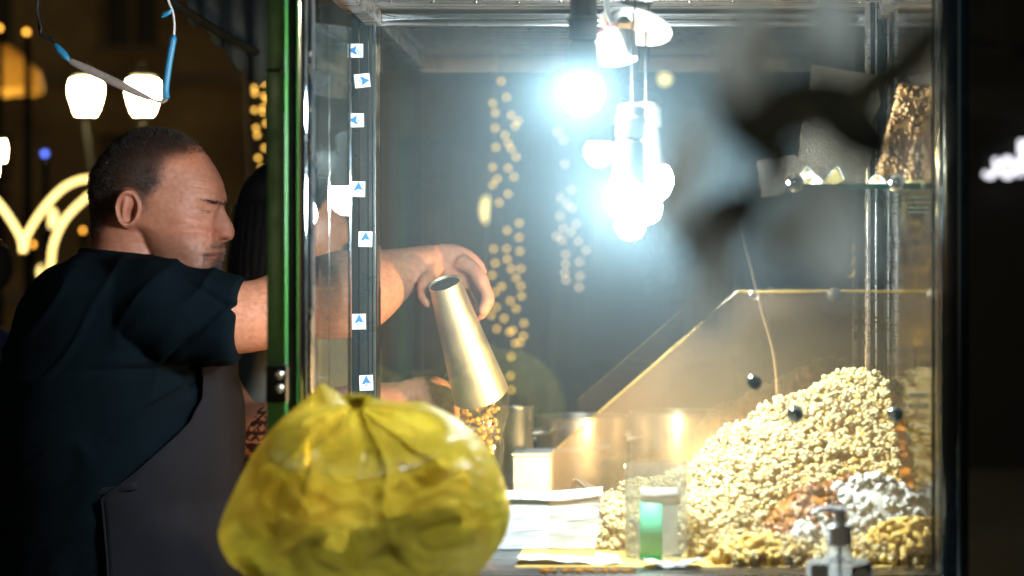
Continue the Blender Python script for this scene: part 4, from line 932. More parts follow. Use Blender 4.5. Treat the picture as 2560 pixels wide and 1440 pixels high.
f1 = [(j*n+k_, j*n+(k_+1)%n, (j+1)*n+(k_+1)%n, (j+1)*n+k_) for j in range(NR) for k_ in range(n)]
a.add(V1, f1); a.add(V2, [q[::-1] for q in f1])
o = a.build('bag_film', M['bag'], yb, smooth=180)
rebuild(o, [('WELD', dict(merge_threshold=.0003)), ('SMOOTH', dict(factor=.5, iterations=1))])
a = MB(); kp = P(895, 1008, 2.03)
for i in range(5):
    t = i * 1.25 + .3; e = kp + Vector((.020 * math.cos(t), -.006, .004 + .006 * abs(math.sin(t)))); a.tube([kp, kp.lerp(e, .5) + Vector((0, -.003, .002)), e], [.004, .005, .0012], 8, sq=[1, .3, .2])
a.ball(kp, (.010, .009, .008), 14, 8); a.build('knot', M['bag'], yb, smooth=180)
a = MB(); r_ = np.random.default_rng(77)
for (px, py, rx, rz) in ((1050, 1340, .050, .034), (960, 1385, .050, .034), (800, 1430, .045, .035), (740, 1350, .03, .025), (930, 1510, .065, .045)):
    v, f, c = lump(3, int(px), 9, 6, .75); a.add(v * np.array([rx, .034, rz]) + np.array(P(px, py, 2.045)), f)
a.build('contents', M['olive'], yb, smooth=180)
# ================================================================== PEOPLE
YM = 3.15             # the vendor's middle plane
SK = YM / F
# ---------- head: rows of the profile, half widths, features in photograph pixels (side view)
front_pts = np.array([(321,392),(326,425),(332,443),(347,472),(367,501),(392,520),(420,539),(455,556),(490,564.5),(500,564),(513,557),(530,551),(545,548),(580,547),(606,551),(612,556),(624,559.5),(631,558),(637,551),(642,553),(650,553),(657,545),(668,550),(683,543),(697,530),(712,500),(730,440)], float)
back_pts = np.array([(321,388),(326,345),(334,325),(350,302),(366,284),(388,264),(405,250),(423,238),(443,228.5),(480,226),(542,231),(580,234),(610,236),(660,225),(730,215)], float)
face_pts = np.array([(321,392),(326,425),(332,443),(347,472),(367,501),(392,520),(420,539),(455,556),(490,565),(513,563),(545,560),(580,559),(606,560),(640,560),(662,556),(683,545),(697,531),(712,501),(730,441)], float)
nose_pts = np.array([(500,560),(513,557.5),(527,563),(542,571),(563,582),(575,585.5),(584,586),(592,584),(599,579),(604,567),(609,556)], float)
def hp(px, py): return px, py
rows = np.concatenate([321.5 + 119 * (1 - np.cos(np.linspace(0, math.pi / 2, 70))), np.linspace(441.5, 729, 190)])
NC = 150
uu = -np.cos(np.linspace(0, math.pi, NC))
def smax(a, b, k): h = np.clip(.5 + .5 * (a - b) / k, 0, 1); return b * (1 - h) + a * h + k * h * (1 - h)
def gz(x, y, cx, cy, sx, sy, rot=0.0):
    c, s = math.cos(rot), math.sin(rot); dx, dy = x - cx, y - cy; a_ = (dx * c + dy * s) / sx; b_ = (-dx * s + dy * c) / sy; return np.exp(-(a_ * a_ + b_ * b_))
V = []; C = []; HW = []; FXY = []
fs = lambda y: np.interp(y, face_pts[:, 0], face_pts[:, 1])
fx = lambda y: np.interp(y, front_pts[:, 0], front_pts[:, 1]); bx_ = lambda y: np.interp(y, back_pts[:, 0], back_pts[:, 1]); nx_ = lambda y: np.interp(y, nose_pts[:, 0], nose_pts[:, 1])
for py in rows:
    xf, xb = fx(py), bx_(py); xn = nx_(py) if 500 <= py <= 609 else xf; xend = max(xf, xn)
    x = xb + (xend - xb) * (uu + 1) / 2; y = np.full(NC, py)
    w_ = .079 * math.sqrt(max(0.0, 1 - ((452 - py) / 131.5) ** 2)) if py < 452 else np.interp(py, [452, 500, 560, 610, 660, 700, 730], [.079, .077, .073, .066, .058, .052, .05])
    xs = fs(py); u = np.clip((x - xb) / (xs - xb) * 2 - 1, -1, 1)
    nf = np.where(u > 0, np.interp(py, [430, 560], [2.2, 2.5]), 2.2); skull = w_ * np.maximum(0, 1 - np.abs(u) ** nf) ** .5
    if py > 560:      # neck behind the jaw
        nxf = np.interp(py, [560, 610, 660, 730], [430, 420, 430, 440]); un = np.clip((x - xb) / (nxf - xb) * 2 - 1, -1, 1)
        neck = np.interp(py, [560, 610, 660, 730], [.066, .060, .062, .066]) * np.maximum(0, 1 - np.abs(un) ** 2.3) ** .5
        jb = np.interp(py, [560, 600, 640, 690, 730], [318, 352, 372, 420, 470]); uj = np.clip((x - jb) / (xs - jb) * 2 - 1, -1, 1)
        jaw = w_ * 1.03 * np.maximum(0, 1 - np.abs(uj) ** 2.6) ** .5
        mixj = smoothstep(560, 585, py); skull = skull * (1 - mixj) + smax(neck, jaw, .005) * mixj
    h = skull
    # features
    h = h + .0040 * gz(x, y, 549, 500, 16, 9, .15) + .0045 * gz(x, y, 488, 556, 34, 20, .2) - .0085 * gz(x, y, 536, 524, 20, 13) - .004 * gz(x, y, 455, 470, 40, 40)
    h = h + .0075 * gz(x, y, 529, 528, 13, 8.0) - .0012 * gz(x, y, 526, 537, 15, 2.0, .1) - .0012 * gz(x, y, 521, 519, 17, 2.2, -.25)
    h = h - .0035 * gz(x, y, 512, 600, 26, 22) - .0022 * gz(x, y, 533, 612, 4, 22, .45) + .003 * gz(x, y, 520, 668, 26, 18)
    h = h + .003 * gz(x, y, 547, 622, 12, 7) + .0035 * gz(x, y, 546, 632, 11, 3.6) + .004 * gz(x, y, 544, 647, 11, 4.2) - .0055 * gz(x, y, 540, 639.5, 15, 2.2) - .0016 * gz(x, y, 512, 548, 18, 3, .35) - .0010 * (gz(x, y, 535, 455, 26, 2.0, .15) + gz(x, y, 528, 438, 26, 2.0, .15) + gz(x, y, 520, 472, 22, 1.8, .1))
    h = np.minimum(h, .060 * np.sqrt(np.maximum(0, xf - x) / 10)) if py > 470 else h * np.where(x > xf, 0, 1)
    if 500 <= py <= 609:
        x0 = xf - 42; un = np.clip((x - x0) / (xn - x0), 0, 1); wn = np.interp(py, [500, 513, 545, 570, 585, 598, 609], [.002, .0085, .0115, .0145, .0165, .0150, .006])
        nose = wn * np.maximum(0, 1 - un ** 2.2) ** .55 * (x > x0)
        nose = nose * smoothstep(x0, x0 + 26, x) + np.where(x <= x0 + 26, 0, 0)
        cur = np.where(x > xf - 2, 0.0, h); h = smax(np.maximum(cur, 0), nose, .0025) * np.where((uu > .9999), 0, 1)
        # how far the cheek plane sits in front of the nose wing
        h = h + .0055 * gz(x, y, 549, 585, 9, 10) - .006 * gz(x, y, 563, 598.5, 8, 3.4, -.2) - .0025 * gz(x, y, 539, 583, 2.6, 12, .15)
    # ear: raised rim, hollow, lobe
    er = math.radians(-8); c_, s_ = math.cos(er), math.sin(er); dx, dy = x - 350, y - 527; ex, ey = (dx * c_ - dy * s_) / 31, (dx * s_ + dy * c_) / 49
    ex = ex * (1 + .25 * np.maximum(ey, 0)); e = np.sqrt(ex * ex + ey * ey)
    ear = smoothstep(1.03, .90, e) * (.0125 * smoothstep(1.0, -.9, ex) + .0045)
    hollow = smoothstep(.80, .62, e) * .0065 - .0050 * gz(ex, ey, -.22, -.02, .20, .60) * (e < .85) + .010 * gz(ex, ey, .34, .16, .26, .34) * (e < .9)
    ear = ear - np.maximum(hollow * (ex > -.95), -.004) * (e < .83)
    h = h + ear
    h = np.maximum(h, 0); h[0] = 0; h[-1] = 0
    # pigment, plus shade painted into nostril, mouth line and ear hollow
    base = np.ones((NC, 3)) * np.array([.92, .80, .76])
    red = (gz(x, y, 560, 585, 26, 18) * .55 + gz(x, y, 500, 570, 45, 30) * .25 + gz(x, y, 350, 525, 30, 50) * .35)[:, None]; base = base * (1 - red) + np.array([1.05, .60, .55]) * red
    purp = (gz(x, y, 549, 583, 9, 9) * .5 + gz(x, y, 520, 543, 20, 7) * .35)[:, None]; base = base * (1 - purp) + np.array([.62, .35, .42]) * purp
    lips = (gz(x, y, 545, 633, 14, 3.6) + gz(x, y, 545, 646, 13, 4.2)).clip(0, 1)[:, None] * .75; base = base * (1 - lips) + np.array([.85, .42, .42]) * lips
    eye = (gz(x, y, 532, 532.5, 8, 2.0, .12) * 1.1).clip(0, 1)[:, None]; base = base * (1 - eye) + np.array([.95, 1.3, 1.5]) * eye
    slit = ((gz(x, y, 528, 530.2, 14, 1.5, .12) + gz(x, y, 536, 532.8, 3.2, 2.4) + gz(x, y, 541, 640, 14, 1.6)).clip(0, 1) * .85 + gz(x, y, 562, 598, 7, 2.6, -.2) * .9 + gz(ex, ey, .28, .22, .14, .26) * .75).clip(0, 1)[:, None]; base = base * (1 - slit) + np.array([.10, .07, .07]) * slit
    brow = (gz(x, y, 541, 507, 14, 3.6, .2) * .8).clip(0, 1)[:, None]; base = base * (1 - brow) + np.array([.10, .08, .08]) * brow
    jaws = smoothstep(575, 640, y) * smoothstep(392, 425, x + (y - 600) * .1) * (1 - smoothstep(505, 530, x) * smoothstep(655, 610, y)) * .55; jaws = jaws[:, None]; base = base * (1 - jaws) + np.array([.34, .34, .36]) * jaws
    mo = (gz(x, y, 477, 508, 2.4, 2.4) + gz(x, y, 503, 569, 2.4, 2.4)).clip(0, 1)[:, None] * .7; base = base * (1 - mo) + np.array([.25, .12, .1]) * mo
    bl = np.array([noise.noise(Vector((q / 9, py / 9, 0))) * .6 + noise.noise(Vector((q / 3.2, py / 3.2, 4))) * .7 for q in x])[:, None]; base = base * (1 + bl * np.array([.10, .14, .14]))
    V.append(np.stack([x, y, h], 1)); C.append(base * np.array([.70, .66, .68]))  # whole head tinted darker in place of dimmer light on it
V = np.array(V); C = np.array(C)
# hair mask in the side view
def hairmask(x, y):
    hl = np.interp(y, [321, 340, 360, 385, 400, 440, 462, 480, 500, 530, 560, 600, 640], [600, 480, 500, 515, 448, 436, 434, 412, 396, 392, 300, 262, 248])
    m = 1 - smoothstep(hl - 38, hl + 22, x)
    return m * (1 - smoothstep(585, 625, y) * .9)
hm = sum(hairmask(V[:, :, 0], V[:, :, 1] + q) for q in (-18, -12, -6, 0, 6, 12, 18)) / 7; eel = ((V[:, :, 0] - 350) / 33) ** 2 + ((V[:, :, 1] - 527) / 52) ** 2; hm = hm * np.clip((eel - .9) * 6, 0, 1)
fade = .94 - .30 * gz(V[:, :, 0], V[:, :, 1], 405, 470, 40, 60) - .25 * smoothstep(540, 610, V[:, :, 1])
grain = np.array([[noise.noise(Vector((q[0] / 2.2, q[1] / 2.2, 3))) for q in row] for row in V]); hm = np.clip(hm * fade + .22 * grain * hm * (1 - hm) * 4, 0, 1)
C = C * (1 - hm[..., None]) + np.array([.040, .038, .042]) * hm[..., None]
def to3(A, side):
    z = A[..., 2]; return np.stack([(A[..., 0] - VX) * SK, YM + side * z, CZ + (VY - A[..., 1]) * SK], -1)
NRW = len(rows); near_ = to3(V, -1); far_ = to3(V, 1)
ring = np.concatenate([near_, far_[:, ::-1][:, 1:-1]], 1); cring = np.concatenate([C, C[:, ::-1][:, 1:-1]], 1); n = ring.shape[1]
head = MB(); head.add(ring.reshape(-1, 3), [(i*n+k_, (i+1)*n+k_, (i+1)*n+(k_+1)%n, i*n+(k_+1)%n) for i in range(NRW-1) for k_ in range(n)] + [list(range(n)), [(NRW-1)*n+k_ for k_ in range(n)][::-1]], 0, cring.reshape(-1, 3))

man = thing('person', 'man in dark T-shirt and grey apron tipping a steel cup', 'person', (XP(310, YM), YM, 0))
# ---------- arms, hands, trunk and legs as one skin
YA = 3.0
body = MB()
def limb(mb, pts, seg=20, n=30):
    q = catmull([(p[0], p[1], p[2] * 1000, p[3] * 1e5) for p in pts], n); mb.tube([P(a_, b_, c_ / 1000) for a_, b_, c_, d_ in q], [d_ / 1e5 for a_, b_, c_, d_ in q], seg)
limb(body, [(330,760,3.02,.060),(450,780,3.0,.060),(560,795,3.0,.058),(660,785,3.01,.056),(760,752,3.03,.062),(850,738,3.05,.070),(905,722,3.07,.066),(980,689,3.11,.046),(1045,662,3.13,.031),(1090,655,3.14,.029)], 24, 40)
# right hand: palm, four fingers over the far right side of the cup, thumb at its left
YH = 3.155
palm = MB()
q = catmull([(1080,654,.027),(1110,655,.031),(1140,664,.034),(1168,684,.033),(1186,706,.027)], 20)
palm.tube([P(a_, b_, YH - .008) for a_, b_, c_ in q], [c_ for *_, c_ in q], 18, sq=[.62] * 20)
body.v += palm.v; body.f += [[i + body.n for i in f_] for f_ in palm.f]; body.m += palm.m; body.c += palm.c; body.n += palm.n
for (pts, r0) in (([(1150,655,3.130),(1186,676,3.112),(1208,714,3.098),(1220,748,3.090),(1208,775,3.088)], .0130),
                  ([(1150,665,3.145),(1184,688,3.130),(1206,728,3.115),(1214,762,3.106),(1202,786,3.102)], .0128),
                  ([(1146,675,3.160),(1176,702,3.148),(1196,742,3.135),(1202,772,3.126),(1190,794,3.120)], .0120),
                  ([(1140,686,3.172),(1164,714,3.164),(1180,748,3.155),(1186,772,3.146),(1178,788,3.140)], .0105),
                  ([(1092,664,3.125),(1072,690,3.104),(1060,716,3.082),(1061,740,3.072),(1070,757,3.068)], .0125)):
    qq = catmull([(p[0], p[1], p[2] * 1000) for p in pts], 18); body.tube([P(a_, b_, c_ / 1000) for a_, b_, c_ in qq], [r0 * (1.08 - .32 * i / 17 + .06 * math.sin(i * 1.1)) for i in range(18)], 12)
    e = qq[-1]; body.ball(P(e[0], e[1], e[2] / 1000), r0 * .74, 10, 8)
# left arm and hand
limb(body, [(420,760,3.32,.058),(480,900,3.36,.056),(560,1030,3.33,.052),(610,1075,3.30,.050),(680,1075,3.28,.050),(780,1050,3.26,.046),(880,1018,3.24,.038),(970,1000,3.23,.030),(1010,996,3.225,.028)], 22, 40)
palm = MB(); q = catmull([(1000,996,.027),(1035,990,.030),(1070,986,.031),(1100,994,.027)], 16); body.tube([P(a_, b_, 3.215) for a_, b_, c_ in q], [c_ for *_, c_ in q], 16, sq=[.6] * 16)
for i, (dy, dp) in enumerate(((0, 0), (16, .006), (32, .010), (47, .012))):
    pts = [(1088, 976 + dy, 3.20 + dp), (1112, 978 + dy, 3.175 + dp), (1128, 990 + dy, 3.150 + dp), (1140, 1004 + dy, 3.138 + dp)]
    qq = catmull([(p[0], p[1], p[2] * 1000) for p in pts], 14); body.tube([P(a_, b_, c_ / 1000) for a_, b_, c_ in qq], [.0098 * (1.05 - .3 * j / 13) for j in range(14)], 10); e = qq[-1]; body.ball(P(e[0], e[1], e[2] / 1000), .0072, 10, 8)
qq = catmull([(1060, 968, 3215), (1085, 955, 3235), (1112, 966, 3250), (1132, 984, 3255)], 14); body.tube([P(a_, b_, c_ / 1000) for a_, b_, c_ in qq], [.0115 * (1.05 - .3 * j / 13) for j in range(14)], 10)
# trunk core and legs (inside the clothes)
rowsT = [(640,215,395,.085),(655,178,430,.125),(672,145,470,.165),(700,120,505,.195),(735,98,525,.205),(774,77,540,.205),(860,55,556,.205),(940,32,556,.205),(1013,24,574,.205),(1133,26,576,.205),(1235,30,568,.20),(1300,26,580,.20),(1378,30,578,.20),(1440,30,575,.20),(1560,40,560,.195),(1650,60,540,.185)]
def trunk(mb, shrink, rws, seg=48, mi=0):
    V = []; q = catmull(rws, len(rws) * 4)
    for (py, l, r, t) in q:
        cx_, a_ = (l + r) / 2, (r - l) / 2
        for k_ in range(seg):
            th = 2 * math.pi * k_ / seg; e = 2 / 2.3
            cx2 = cx_ + math.copysign(abs(math.cos(th)) ** e, math.cos(th)) * (a_ - shrink / SK); yy = YM - math.copysign(abs(math.sin(th)) ** e, math.sin(th)) * (t - shrink)
            V.append(((cx2 - VX) * SK, yy, CZ + (VY - py) * SK))
    nn = len(q); mb.add(V, [(i*seg+k_, (i+1)*seg+k_, (i+1)*seg+(k_+1)%seg, i*seg+(k_+1)%seg) for i in range(nn-1) for k_ in range(seg)] + [list(range(seg)), [(nn-1)*seg+k_ for k_ in range(seg)][::-1]], mi)
trunk(body, .018, rowsT)
for s in (-1, 1):
    x_ = XP(300, YM); body.tube([(x_, YM + s * .10, .85), (x_ + .01, YM + s * .11, .48), (x_ - .01, YM + s * .115, .08)], [.085, .058, .042], 16); body.tube([(x_ - .05, YM + s * .115, .045), (x_ + .06, YM + s * .12, .045), (x_ + .17, YM + s * .13, .03)], [.042, .042, .028], 12)
bo = body.build('body', M['skin'], man, smooth=180)
rebuild(bo, [('REMESH', dict(mode='VOXEL', voxel_size=.0036)), ('SMOOTH', dict(factor=.5, iterations=3))])
v = verts_of(bo); c = np.ones((len(v), 3)) * np.array([.95, .82, .78])
px = VX + v[:, 0] * F / v[:, 1]; py = VY - (v[:, 2] - CZ) * F / v[:, 1]
# forearm hair darkens the top of the right forearm, knuckles are redder
fh = (gz(px, py, 940, 640, 90, 26, -.05) * .45 * (v[:, 1] < 3.16))[:, None]; c = c * (1 - fh) + np.array([.40, .30, .28]) * fh
kn = ((gz(px, py, 1195, 676, 14, 12) + gz(px, py, 1222, 750, 14, 14)) * .4).clip(0, 1)[:, None]; c = c * (1 - kn) + np.array([1.0, .62, .56]) * kn
# tattoo: rigging and hull of a sailing ship on the left forearm
tx, ty = px - 655, py - 1070
tri = (np.abs(tx) < 52 * np.clip((ty + 62) / 95, 0, 1)) & (ty > -62) & (ty < 34)
lat = (np.abs(((tx * .8 + ty) / 20) % 1 - .5) < .17) | (np.abs(((tx * .9 - ty) / 24) % 1 - .5) < .15) | (np.abs((ty / 26) % 1 - .5) < .16)
hull = (np.abs(tx) < 50 - np.clip(ty - 38, 0, 99)) & (ty > 38) & (ty < 62)
tm = ((tri & lat) | hull) & (v[:, 1] > 3.19) & (px > 590) & (px < 720); c[tm] = (.09, .09, .11)
# join the detailed head with the skin as one mesh
hv = np.concatenate(head.v); hc = np.concatenate(head.c)
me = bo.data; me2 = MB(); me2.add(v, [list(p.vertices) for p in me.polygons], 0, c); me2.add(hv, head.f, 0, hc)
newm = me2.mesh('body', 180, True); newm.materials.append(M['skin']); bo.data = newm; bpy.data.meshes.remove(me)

# short dark hairs lying along the right arm
r_ = np.random.default_rng(51); nb = np.zeros(len(newm.vertices) * 3); newm.vertex_normals.foreach_get('vector', nb); nb = nb.reshape(-1, 3)[:len(v)]
sel = np.where((v[:, 1] < 3.16) & (px > 560) & (px < 1075) & (py < 800) & (py > 600) & (nb[:, 1] < .3))[0]; pick = r_.choice(sel, 2600); Vs = []; Fs = []
for i in pick:
    t = np.array([.9, .05, -.25 + .5 * r_.random()]); nn = nb[i]; t = t - nn * t.dot(nn); t /= np.linalg.norm(t); s_ = np.cross(t, nn); L = r_.uniform(.004, .009); p = v[i] + r_.normal(size=3) * .0012; p = p + nn * .0003
    k_ = len(Vs); Vs += [p - s_ * .00011, p + s_ * .00011, p + t * L + nn * .0010]; Fs.append((k_, k_+1, k_+2))
q = MB(); q.add(np.array(Vs), Fs); q.build('arm_hair', M['hair'], man, smooth=0, kind='stuff')
# hair cap strands
def strands(name, mask_fn, count, length, width, m, seed, lean=(0, 0, -.3)):
    r_ = np.random.default_rng(seed); Vs = []; Fs = []; made = 0
    nrm = np.zeros_like(near_)
    du = np.zeros_like(near_); du[:, 1:-1] = near_[:, 2:] - near_[:, :-2]; dv = np.zeros_like(near_); dv[1:-1] = near_[2:] - near_[:-2]
    nrm = np.cross(du, dv); ln = np.linalg.norm(nrm, axis=2, keepdims=True); nrm = nrm / np.maximum(ln, 1e-12)
    nrm[nrm[..., 1] > 0] *= -1
    area = ln[..., 0]; msk = mask_fn(V[:, :, 0], V[:, :, 1]) * area; msk[:2] = 0; msk[-2:] = 0; msk[:, :1] = 0; msk[:, -1:] = 0
    cdf = np.cumsum(msk.ravel()); idx = np.searchsorted(cdf, r_.random(count) * cdf[-1])
    for i in idx:
        a_, b_ = divmod(int(i), NC); p = near_[a_, b_] + r_.normal(size=3) * .0006; nn = nrm[a_, b_]; side = r_.random() < .72
        if not side: p = p * np.array([1, -1, 1]) + np.array([0, 2 * YM, 0]); nn = nn * np.array([1, -1, 1])
        L = (length(V[a_, b_, 0], V[a_, b_, 1])) * r_.uniform(.6, 1.2); d = nn + np.array(lean) + r_.normal(size=3) * .25; d /= np.linalg.norm(d)
        t = np.cross(d, r_.normal(size=3)); t /= np.linalg.norm(t); k_ = len(Vs); Vs += [p - t * width, p + t * width, p + d * L * .6 + t * width * .6, p + d * L * .6 - t * width * .6, p + d * L + np.array([0, 0, -.0004])]; Fs += [(k_, k_+1, k_+2, k_+3), (k_+3, k_+2, k_+4)]
    q = MB(); q.add(np.array(Vs), Fs); return q.build(name, m, man, smooth=0, kind='stuff')
hlen = lambda x, y: .0060 if y < 400 else (.0042 if y < 500 else .0026)
strands('hair', lambda x, y: hairmask(x, y) * np.clip(((x - 350) / 34) ** 2 + ((y - 527) / 53) ** 2 - 1, 0, 1) * (y > 321), 16000, hlen, .00028, M['hair'], 1, (-.25, 0, -.25))
strands('hair', lambda x, y: hairmask(x, y) * gz(x, y, 405, 470, 30, 50) * (np.clip(((x - 350) / 34) ** 2 + ((y - 527) / 53) ** 2 - 1, 0, 1)), 2600, lambda x, y: .0040, .00024, M['grey_hair'], 2, (-.3, 0, -.9))
go = lambda x, y: (gz(x, y, 549, 617, 10, 5) + gz(x, y, 531, 640, 5, 14, .3) + gz(x, y, 545, 668, 9, 8) * .9 + .16 * smoothstep(575, 640, y) * smoothstep(385, 425, x)).clip(0, 1) * (x < 558)
strands('beard', go, 9000, lambda x, y: .0026 if x > 522 and y > 606 else .0012, .00020, M['beard'], 3, (.1, 0, -1.2))
strands('eyebrow', lambda x, y: gz(x, y, 542, 506, 14, 3.2, .2) * (x < 561), 420, lambda x, y: .0050, .00025, M['hair'], 4, (.5, 0, .15))

# ---------- T-shirt
sh_ = MB(); rowsS = [r for r in rowsT if r[0] <= 1560]
rowsS = [(634, 252, 352, .062)] + rowsS
trunk(sh_, -.004, rowsS)
limb(sh_, [(255,742,3.05,.061),(330,756,3.02,.0735),(430,780,3.0,.0790),(510,792,2.998,.0735),(595,802,2.998,.0685)], 28, 30)
limb(sh_, [(330,735,3.28,.085),(400,770,3.31,.085),(455,860,3.35,.076),(500,930,3.36,.070)], 24, 20)
so = sh_.build('t_shirt', M['shirt'], man, smooth=180)
rebuild(so, [('REMESH', dict(mode='VOXEL', voxel_size=.0045)), ('SMOOTH', dict(factor=.5, iterations=5))])
v = verts_of(so); nn = normals_of(so); px = VX + v[:, 0] * F / v[:, 1]; py = VY - (v[:, 2] - CZ) * F / v[:, 1]
# cut the neck opening free of the head, then drape folds
d = np.array([noise.noise(Vector((a_ / 95 + b_ / 260, b_ / 300 - a_ / 400, 2.0))) for a_, b_ in zip(px, py)]); d2 = np.array([1 - 2 * abs(noise.noise(Vector((a_ / 120 + b_ / 150, b_ / 420 - a_ / 300, 9.0)))) for a_, b_ in zip(px, py)])
fold = .006 * d + .006 * np.maximum(0, d2) ** 3
ua = gz(px, py, 400, 925, 130, 10, -.02); fold -= .014 * ua; fold -= .009 * gz(px, py, 560, 760, 120, 7, .55) + .008 * gz(px, py, 470, 850, 110, 6, -.75) + .007 * gz(px, py, 410, 1000, 180, 9, -.5)
set_verts(so, v + nn * fold[:, None])
# cuff ring and collar band
cl = MB(); V2_ = []
for k_ in range(41):
    t = 2 * math.pi * k_ / 40; V2_.append((XP(305, YM) + .066 * math.cos(t) + .004, YM + .070 * math.sin(t), ZP(640 + 10 * math.cos(t), YM)))
cl.tube(V2_, .0075, 10, cap=False); cl.build('collar', M['shirt'], man, smooth=180)
# ---------- apron: bib and skirt wrapped on the front
def apron_pt(py, s):
    q = np.array(rowsT, float); l, r, t = (np.interp(py, q[:, 0], q[:, i]) for i in (1, 2, 3)); cx_, a_ = (l + r) / 2, (r - l) / 2
    xe = np.interp(py, [905, 985, 1040, 1076, 1150, 1212, 1330, 1650], [525, 530, 512, 484, 415, 342, 352, 372])
    k0 = np.clip((xe - cx_) / a_, -1, 1); e = 2 / 2.3; th = math.acos(math.copysign(abs(k0) ** (1 / e), k0)) * s
    off = .0175 + .0035 * math.sin(s * 9 + py / 90) * smoothstep(1050, 1300, py)
    xx = cx_ + math.copysign(abs(math.cos(th)) ** e, math.cos(th)) * (a_ + off / SK); yy = YM - math.copysign(abs(math.sin(th)) ** e, math.sin(th)) * (t + off)
    return ((xx - VX) * SK, yy, CZ + (VY - py) * SK)
a = MB(); nu, nv = 70, 80; V2_ = [apron_pt(905 + 740 * j / (nv - 1), 1 - 2 * i / (nu - 1)) for j in range(nv) for i in range(nu)]
a.add(V2_, [(j*nu+i, (j+1)*nu+i, (j+1)*nu+i+1, j*nu+i+1) for j in range(nv-1) for i in range(nu-1)]); ap = a.build('apron', M['apron'], man, smooth=180); rebuild(ap, [('SOLIDIFY', dict(thickness=.0035))])
a = MB(); e = [apron_pt(p, 1.0) for p in np.linspace(907, 1640, 90)]; a.tube([(x, y - .0015, z) for x, y, z in e], .0022, 6); a.build('hem', M['apron'], ap, smooth=180)
a = MB(); e = [P(342 - 310 * t, 1214 - 14 * t + 26 * math.sin(t * 3.14), YM - .213 * math.sqrt(max(.0, 1 - (t * 1.0 - .1) ** 2 * .95))) for t in np.linspace(0, 1, 16)]; a.tube(e, .006, 8, sq=[.3] * 16); a.build('waist_tie', M['apron'], ap, smooth=180)
a = MB(); a.tube([P(548, 910, 3.08), P(520, 830, 3.09), P(470, 720, 3.10), P(400, 655, 3.11)], .005, 8, sq=[.3] * 4); a.build('neck_strap', M['apron'], ap, smooth=180)
# trousers
a = MB(); 
for s in (-1, 1): x_ = XP(300, YM); a.tube([(x_, YM + s * .095, .98), (x_, YM + s * .10, .85), (x_ + .01, YM + s * .11, .48), (x_ - .01, YM + s * .115, .10)], [.115, .11, .082, .075], 20)
q = MB(); trunk(a, -.002, [(1540, 38, 565, .20), (1600, 50, 552, .198), (1660, 60, 545, .195), (1720, 80, 530, .18)]); a.build('trousers', M['trousers'], man, smooth=180)

# ---------- the cup he tips and the bag he fills
cup = thing('steel_cup', 'tall steel cup tipped upside down in the man hand', 'cup', P(1205, 985, 3.15))
p0, p1 = P(1111, 707, 3.045), P(1202, 985, 3.135); ax = (p1 - p0); L = ax.length; T = Matrix.Translation(p0) @ ax.to_track_quat('Z', 'Y').to_matrix().to_4x4()
a = MB(); a.lathe([(.0235, .003), (.0262, 0), (.0268, .003), (.0258, .010), (.0268, .014), (.0375, L * .6), (.0455, L * .96), (.0460, L), (.0450, L), (.0440, L * .96), (.036, L * .6), (.024, .008), (0, .008)], 56, T); a.build('wall', mat('cup_steel', (0.86, 0.76, 0.58), (0.78, 0.68, 0.50), 30, 0.48, 1.0, rvar=.05), cup)
a = MB(); a.lathe([(.0245, .0045), (0, .0045)], 40, T); a.build('base_disc', mat('dull_cup_base', (0.06, 0.075, 0.085), (0.04, 0.05, 0.06), 200, 0.45, 0.6, bump=.5, bscale=300), cup)
pg = thing('popcorn_bag', 'clear bag of caramel popcorn the man is filling', 'bag', P(1190, 1250, 3.19))
a = MB(); c0 = P(1188, 1018, 3.19); V2_ = []; nn_ = 40
for j in range(14):
    t = j / 13; 
    for k_ in range(nn_):
        th = 2 * math.pi * k_ / nn_; r0 = (.050 - .012 * t) * (1 + .10 * math.sin(th * 7 + j * .7) + .08 * math.sin(th * 3 + j)); V2_.append((c0.x + r0 * math.cos(th), c0.y + r0 * .8 * math.sin(th), c0.z + .018 - .165 * t + .006 * math.sin(th * 5)))
a.add(V2_, [(j*nn_+k_, (j+1)*nn_+k_, (j+1)*nn_+(k_+1)%nn_, j*nn_+(k_+1)%nn_) for j in range(13) for k_ in range(nn_)] + [[13*nn_+k_ for k_ in range(nn_)]]); a.build('bag_film', M['film'], pg, smooth=60)
a = MB(); r_ = np.random.default_rng(8)
for i in range(230):
    th, u, t = r_.uniform(0, 6.283), math.sqrt(r_.random()), r_.random(); v_, f_, cc_ = POP1[i % 5]; r0 = (.044 - .012 * t) * u
    a.add(v_ @ rotm(r_).T * r_.uniform(.006, .009) + np.array([c0.x + r0 * math.cos(th), c0.y + r0 * .8 * math.sin(th), c0.z + .012 - .15 * t]), f_, 0, cc_ * np.array([1.0, .88, .66]))
a.build('caramel_popcorn', M['popcorn'], pg, smooth=180, colors=True, kind='stuff')

